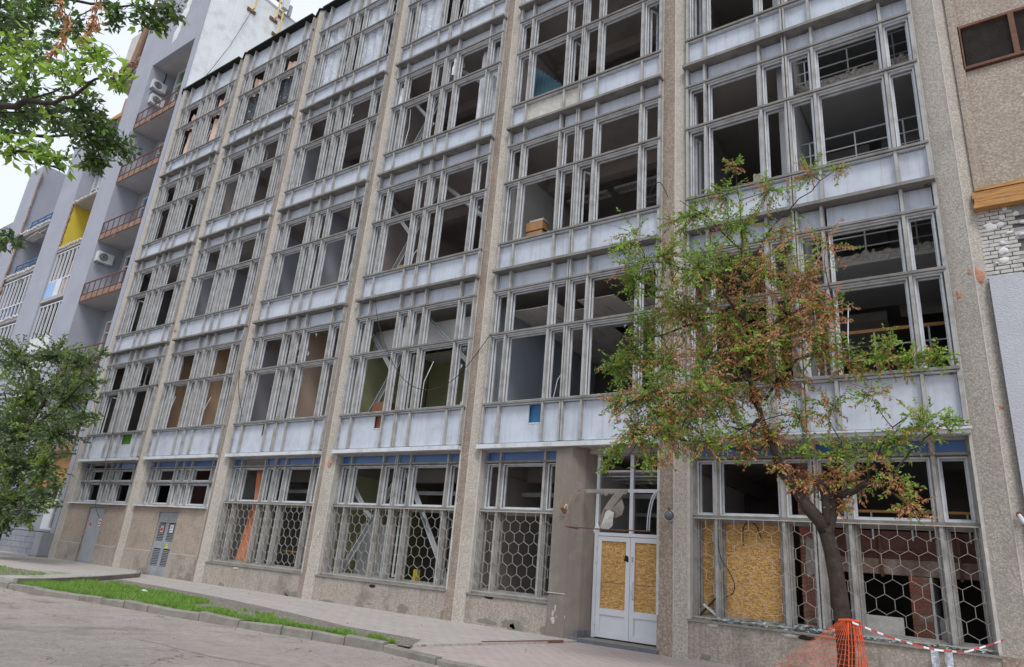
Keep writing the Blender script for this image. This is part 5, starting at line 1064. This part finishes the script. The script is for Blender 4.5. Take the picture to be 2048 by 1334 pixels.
# a second, looser layer gives the crown depth
rr = random.Random(5)
fill = []
for c, R, n, bf in RB:
    for c2, R2, n2, bf2 in RB:
        dd = math.dist(c, c2)
        if c < c2 and .5 < dd < 1.35 and min(n, n2) >= 60: fill.append((tuple((p_+q_)/2+rr.gauss(0, .12) for p_, q_ in zip(c, c2)), .55, 130, mkpick((bf+bf2)/2*.9, .3)))
blobs = [(c, R*1.12, n, p_) for c, R, n, p_ in blobs]+fill
blobs += [((c[0]+rr.gauss(0, .25), c[1]+rr.choice((-1, 1))*rr.uniform(.35, .9)*min(1, R*1.4), c[2]+rr.gauss(0, .2)), R, int(n*3.5), mkpick(bf*.85, .3)) for c, R, n, bf in RB if n > 55]
lv_ = twigs(skel, blobs, rt, 12, 0, .072, ('leaf_dry', 'leaf_lime', 'leaf_green'), .0035, .045, 2)
leaf_cloud('dry_foliage', lv_['leaf_dry'], 'leaf_dry', rt, 1, (1, .36), .7); leaf_cloud('young_foliage', lv_['leaf_lime'], 'leaf_lime', rt, 2, (1, .5), .0); leaf_cloud('foliage', lv_['leaf_green'], 'leaf_green', rt, 3, (1, .46), .1)
# --- dense dark tree in front of the tower
bt = thing('dense_green_tree', (3.7, -3.6, -.02), 'dense dark green small-leaved tree standing before the lavender tower', 'tree')
P = smooth_path([(3.9, -3.7, -.1), (3.4, -3.6, 1.33), (2.6, -3.5, 3.4), (2.83, -3.4, 5.44), (3.3, -3.2, 6.99), (3.9, -3.0, 8.4)], 4, .03, 3); MB().tube(P, taper(len(P), .2, .04), 9).build('trunk', 'bark', bt, True); sk = P[4:]
for q, p in enumerate(([(2.6, -3.5, 3.4), (1.0, -3.6, 5.2), (-1.0, -3.5, 7.5)], [(2.83, -3.4, 5.0), (4.6, -3.3, 6.0), (6.6, -3.2, 7.2)], [(2.6, -3.5, 3.4), (4.6, -3.7, 3.6), (6.4, -3.7, 3.3)], [(3.2, -3.6, 2), (5, -3.8, 2.2), (6.6, -3.8, 1.8)])):
    p = smooth_path(p, 4, .04, q); MB().tube(p, taper(len(p), .09, .02), 7).build('branch', 'bark', bt, True); sk += p[2:]
BB = [((-1.99, -3.0, 8.94), 1.65), ((1.96, -3.0, 8.77), 1.35), ((5.0, -3.0, 8.1), 1.05), ((1.79, -3.4, 6.82), 1.9), ((5.0, -3.2, 6.62), 1.4), ((6.5, -3.0, 7.19), 0.65), ((2.0, -3.6, 5.22), 2.0), ((5.1, -3.4, 5.12), 1.5), ((6.9, -3.2, 5.68), 0.7), ((4.1, -3.8, 3.67), 1.75), ((6.2, -3.6, 3.68), 1.15), ((4.6, -3.8, 2.31), 1.3), ((6.3, -3.6, 2.5), 0.8), ((4.4, -3.8, 1.6), 0.7), ((6.2, -3.7, 1.65), 0.5), ((7.3, -3.5, 2.94), 0.45), ((-4.8, -3.6, 6.99), 2.6), ((-0.76, -3.8, 3.29), 2.3), ((6.8, -3.0, 8.3), 0.35), ((7.7, -3.0, 5.68), 0.32), ((7.5, -3.5, 2.2), 0.36)]
bl2 = [(c, R*.98, int(900*R*R*1.0), (lambda rr, tip: 'leaf_dark' if rr.random() < .7 else 'leaf_green')) for c, R in BB]
lv_ = twigs(sk, bl2, bt, 14, 0, .15, ('leaf_dark', 'leaf_green'), .006, .09, 3)
leaf_cloud('foliage', lv_['leaf_dark'], 'leaf_dark', bt, 5, (1, .5), .2); leaf_cloud('light_foliage', lv_['leaf_green'], 'leaf_green', bt, 6, (1, .5), .1)
# --- street tree whose crown hangs in from the left
ft = thing('overhanging_tree', (23.6, -13.2, -.12), 'leafy street tree with bright green sprays hanging in from upper left', 'tree')
main = smooth_path([(23.4, -13.4, -.2), (23.9, -13.6, 1.2), (24.65, -14.0, 3.2), (26.44, -14.12, 4.83), (28.09, -13.77, 4.98), (29.15, -13.51, 4.97), (30.06, -13.32, 4.85), (30.49, -13.29, 4.88), (30.68, -13.27, 4.86)], 5, .01, 4)
rad = [.17 if i < 12 else max(.005, .15*(1-(i-11)/(len(main)-9))**3.2+.008) for i in range(len(main))]; MB().tube(main, rad, 9).build('trunk', 'bark', ft, True); sk = main[18:]
for q, p in enumerate(([(26.44, -14.12, 4.83), (26.95, -13.38, 5.49), (27.48, -12.93, 5.63), (27.68, -12.57, 5.75), (27.9, -12.2, 5.89)], [(26.0, -14.12, 4.6), (26.6, -13.99, 6.34), (27.58, -13.52, 6.9), (28.09, -13.19, 7.01), (28.58, -12.74, 7.09), (28.85, -12.34, 7.23)], [(27.0, -14.0, 4.9), (27.67, -13.63, 4.34), (29.11, -13.56, 4.4), (29.81, -13.42, 4.36), (30.17, -13.22, 4.18)], [(25.4, -14.0, 4.0), (26.33, -13.3, 4.24), (27.35, -12.97, 4.29), (27.94, -12.81, 4.3)])):
    p = smooth_path(p, 4, .015, q); MB().tube(p, taper(len(p), .035, .006), 7).build('branch', 'bark', ft, True); sk += p[3:]
DEAD = []
for q, p in enumerate(([(29.14, -13.48, 6.4), (29.2, -13.34, 6.19), (29.29, -13.28, 5.89), (29.25, -13.32, 5.61)], [(29.23, -13.11, 6.62), (29.14, -13.08, 6.4), (29.21, -13.09, 6.21), (29.21, -13.12, 6.0)])):
    p = smooth_path(p, 4, .02, q+4); MB().tube(p, .006, 5).build('dead_twig', 'bark', ft); DEAD += p
    b = MB().tube(smooth_path([(28.4, -13.3, 6.95), (28.9, -13.35, 6.8), p[0]], 3), .01, 5); b.build('branch', 'bark', ft)
FB = [((30.64, -13.34, 4.95), 0.22, 1), ((30.75, -13.21, 4.85), 0.14, 1), ((30.12, -13.36, 5.03), 0.21, 1), ((29.64, -13.54, 5.25), 0.3, 1), ((30.03, -13.38, 4.31), 0.18, 1), ((30.15, -13.26, 4.23), 0.14, 1), ((29.75, -13.48, 4.39), 0.16, 1), ((28.76, -13.34, 5.42), 0.39, 0), ((28.47, -12.93, 5.51), 0.36, 0), ((28.08, -12.52, 5.72), 0.34, 0), ((28.05, -12.29, 5.75), 0.32, 0), ((28.19, -12.18, 5.71), 0.23, 0), ((28.28, -12.7, 5.87), 0.27, 0), ((28.2, -12.52, 5.92), 0.23, 0), ((28.28, -13.42, 6.31), 0.42, 0), ((28.71, -13.12, 6.36), 0.31, 0), ((28.04, -13.03, 5.6), 0.27, 0), ((28.52, -12.74, 6.98), 0.25, 0), ((28.7, -12.52, 7.1), 0.26, 0), ((28.85, -12.34, 7.23), 0.23, 0), ((28.73, -12.35, 7.05), 0.14, 0), ((27.93, -12.79, 4.25), 0.14, 0), ((27.9, -12.3, 5.52), 0.2, 0), ((28.31, -13.31, 6.73), 0.32, 0), ((28.07, -13.16, 5.38), 0.21, 0), ((27.82, -12.23, 5.51), 0.15, 0), ((28.71, -13.68, 6.14), 0.29, 0)]
fb = []
for c, R, k in FB:
    fb.append((c, R, int((420 if k else 620)*R**1.3*1.6), (lambda rr, tip: 'leaf_lime' if rr.random() < .75 else 'leaf_mid') if k else (lambda rr, tip: 'leaf_dark' if rr.random() < .62 else ('leaf_lime' if rr.random() < .12 else 'leaf_mid'))))
for q in range(14):   # crown outside the frame
    a = q*.45; fb.append(((25.2+1.6*math.cos(a), -14.2+1.5*math.sin(a*1.7), 6.2+1.6*math.sin(a)), .8, 260, lambda rr, tip: 'leaf_mid' if rr.random() < .5 else 'leaf_dark'))
lv_ = twigs(sk, fb, ft, 16, 0, .088, ('leaf_lime', 'leaf_dark', 'leaf_mid'), .0028, .05, 2)
rr = random.Random(3)
leaf_cloud('dead_foliage', [(tuple(p+Vector((rr.gauss(0, .015), rr.gauss(0, .015), rr.gauss(0, .03)))), (rr.gauss(0, .4), rr.gauss(0, .4), -.8), .07) for p in DEAD for _ in range(14)], 'leaf_dry', ft, 17, (1, .3), .3)
leaf_cloud('young_foliage', lv_['leaf_lime'], 'leaf_lime', ft, 7, (1, .5), .25); leaf_cloud('dark_foliage', lv_['leaf_dark'], 'leaf_dark', ft, 8, (1, .45), .35); leaf_cloud('foliage', lv_['leaf_mid'], 'leaf_mid', ft, 9, (1, .48), .3)

# ================================================================== WEAR: bent strips, moss at the wall foot, fallen leaves
rr = random.Random(41)
for q in range(34):
    i = rr.choice((0, 0, 1, 1, 2, 2, 3, 3, 4, 5)); n = rr.randrange(1, 5); k = rr.randrange(6); X = 6*i; MX = MXB(i); B = zB(n); x = X+MX[k]+rr.uniform(.1, .3); lo = B+1.05; L_ = rr.uniform(.7, 1.9); dx = rr.uniform(-.12, .35)
    MB().tube([(x, .10, lo), (x+dx*.3, .12+rr.uniform(-.08, .1), lo+L_*.55), (x+dx, .10+rr.uniform(-.05, .15), lo+L_)], .014, 4).build('bent_strip', 'sash', office)
for q in range(26):
    x = rr.choice((24.1, 24.4, 25.5, 26.5, 12.6, 13.3, 14.5, 18.6, 20.5, 22.5, 31, 33, 8.2, 10.3, 11.2, 17.2))+rr.uniform(-.5, .5)
    MB().blob((x, .044 if not 0 < x < 11.9 else .026, rr.uniform(.0, .12)), (rr.uniform(.12, .4), .006, rr.uniform(.05, .2)), q+300, n=15).build('moss_patch', 'moss', office)
lv0 = []
for q in range(420):
    x = rr.uniform(13, 35); f = rr.random(); ky = interp(KERB, x)
    y, z = (ky-.02-abs(rr.gauss(0, .5)), -.115) if f < .5 else ((ky+rr.uniform(.15, 2), .03) if x < 27 else (rr.uniform(-4.5, -.2), -.03)) if f < .8 else (rr.uniform(-2.5, -.05), .008 if x < 27.3 else -.03)
    a = rr.uniform(0, 6.28); lv0.append(((x, y, z+.004), (math.cos(a), math.sin(a), rr.uniform(.05, .3)), rr.uniform(.025, .06)))
fl = struct('fallen_leaves'); o = leaf_cloud('fallen_leaf_litter', lv0, 'leaf_dry', fl, 51, (1, .45), -.12)
for q, (P, m) in enumerate((([(17.5, -9.4), (21.5, -9.1), (22.0, -10.6), (17.2, -11.0)], 'patch'), ([(24, -7.4), (27.6, -7.2), (28.2, -8.2), (24.6, -8.5)], 'patch'), ([(11, -8.2), (16, -8.0), (16.4, -8.7), (11.2, -9.0)], 'patch'))):
    Q = []
    for (ax, ay), (cx, cy) in zip(P, P[1:]+P[:1]):
        for t in range(8): Q.append((ax+(cx-ax)*t/8+rr.gauss(0, .06), ay+(cy-ay)*t/8+rr.gauss(0, .06)))
    sheet('road_patch', Q, -.116+q*.0005, m)
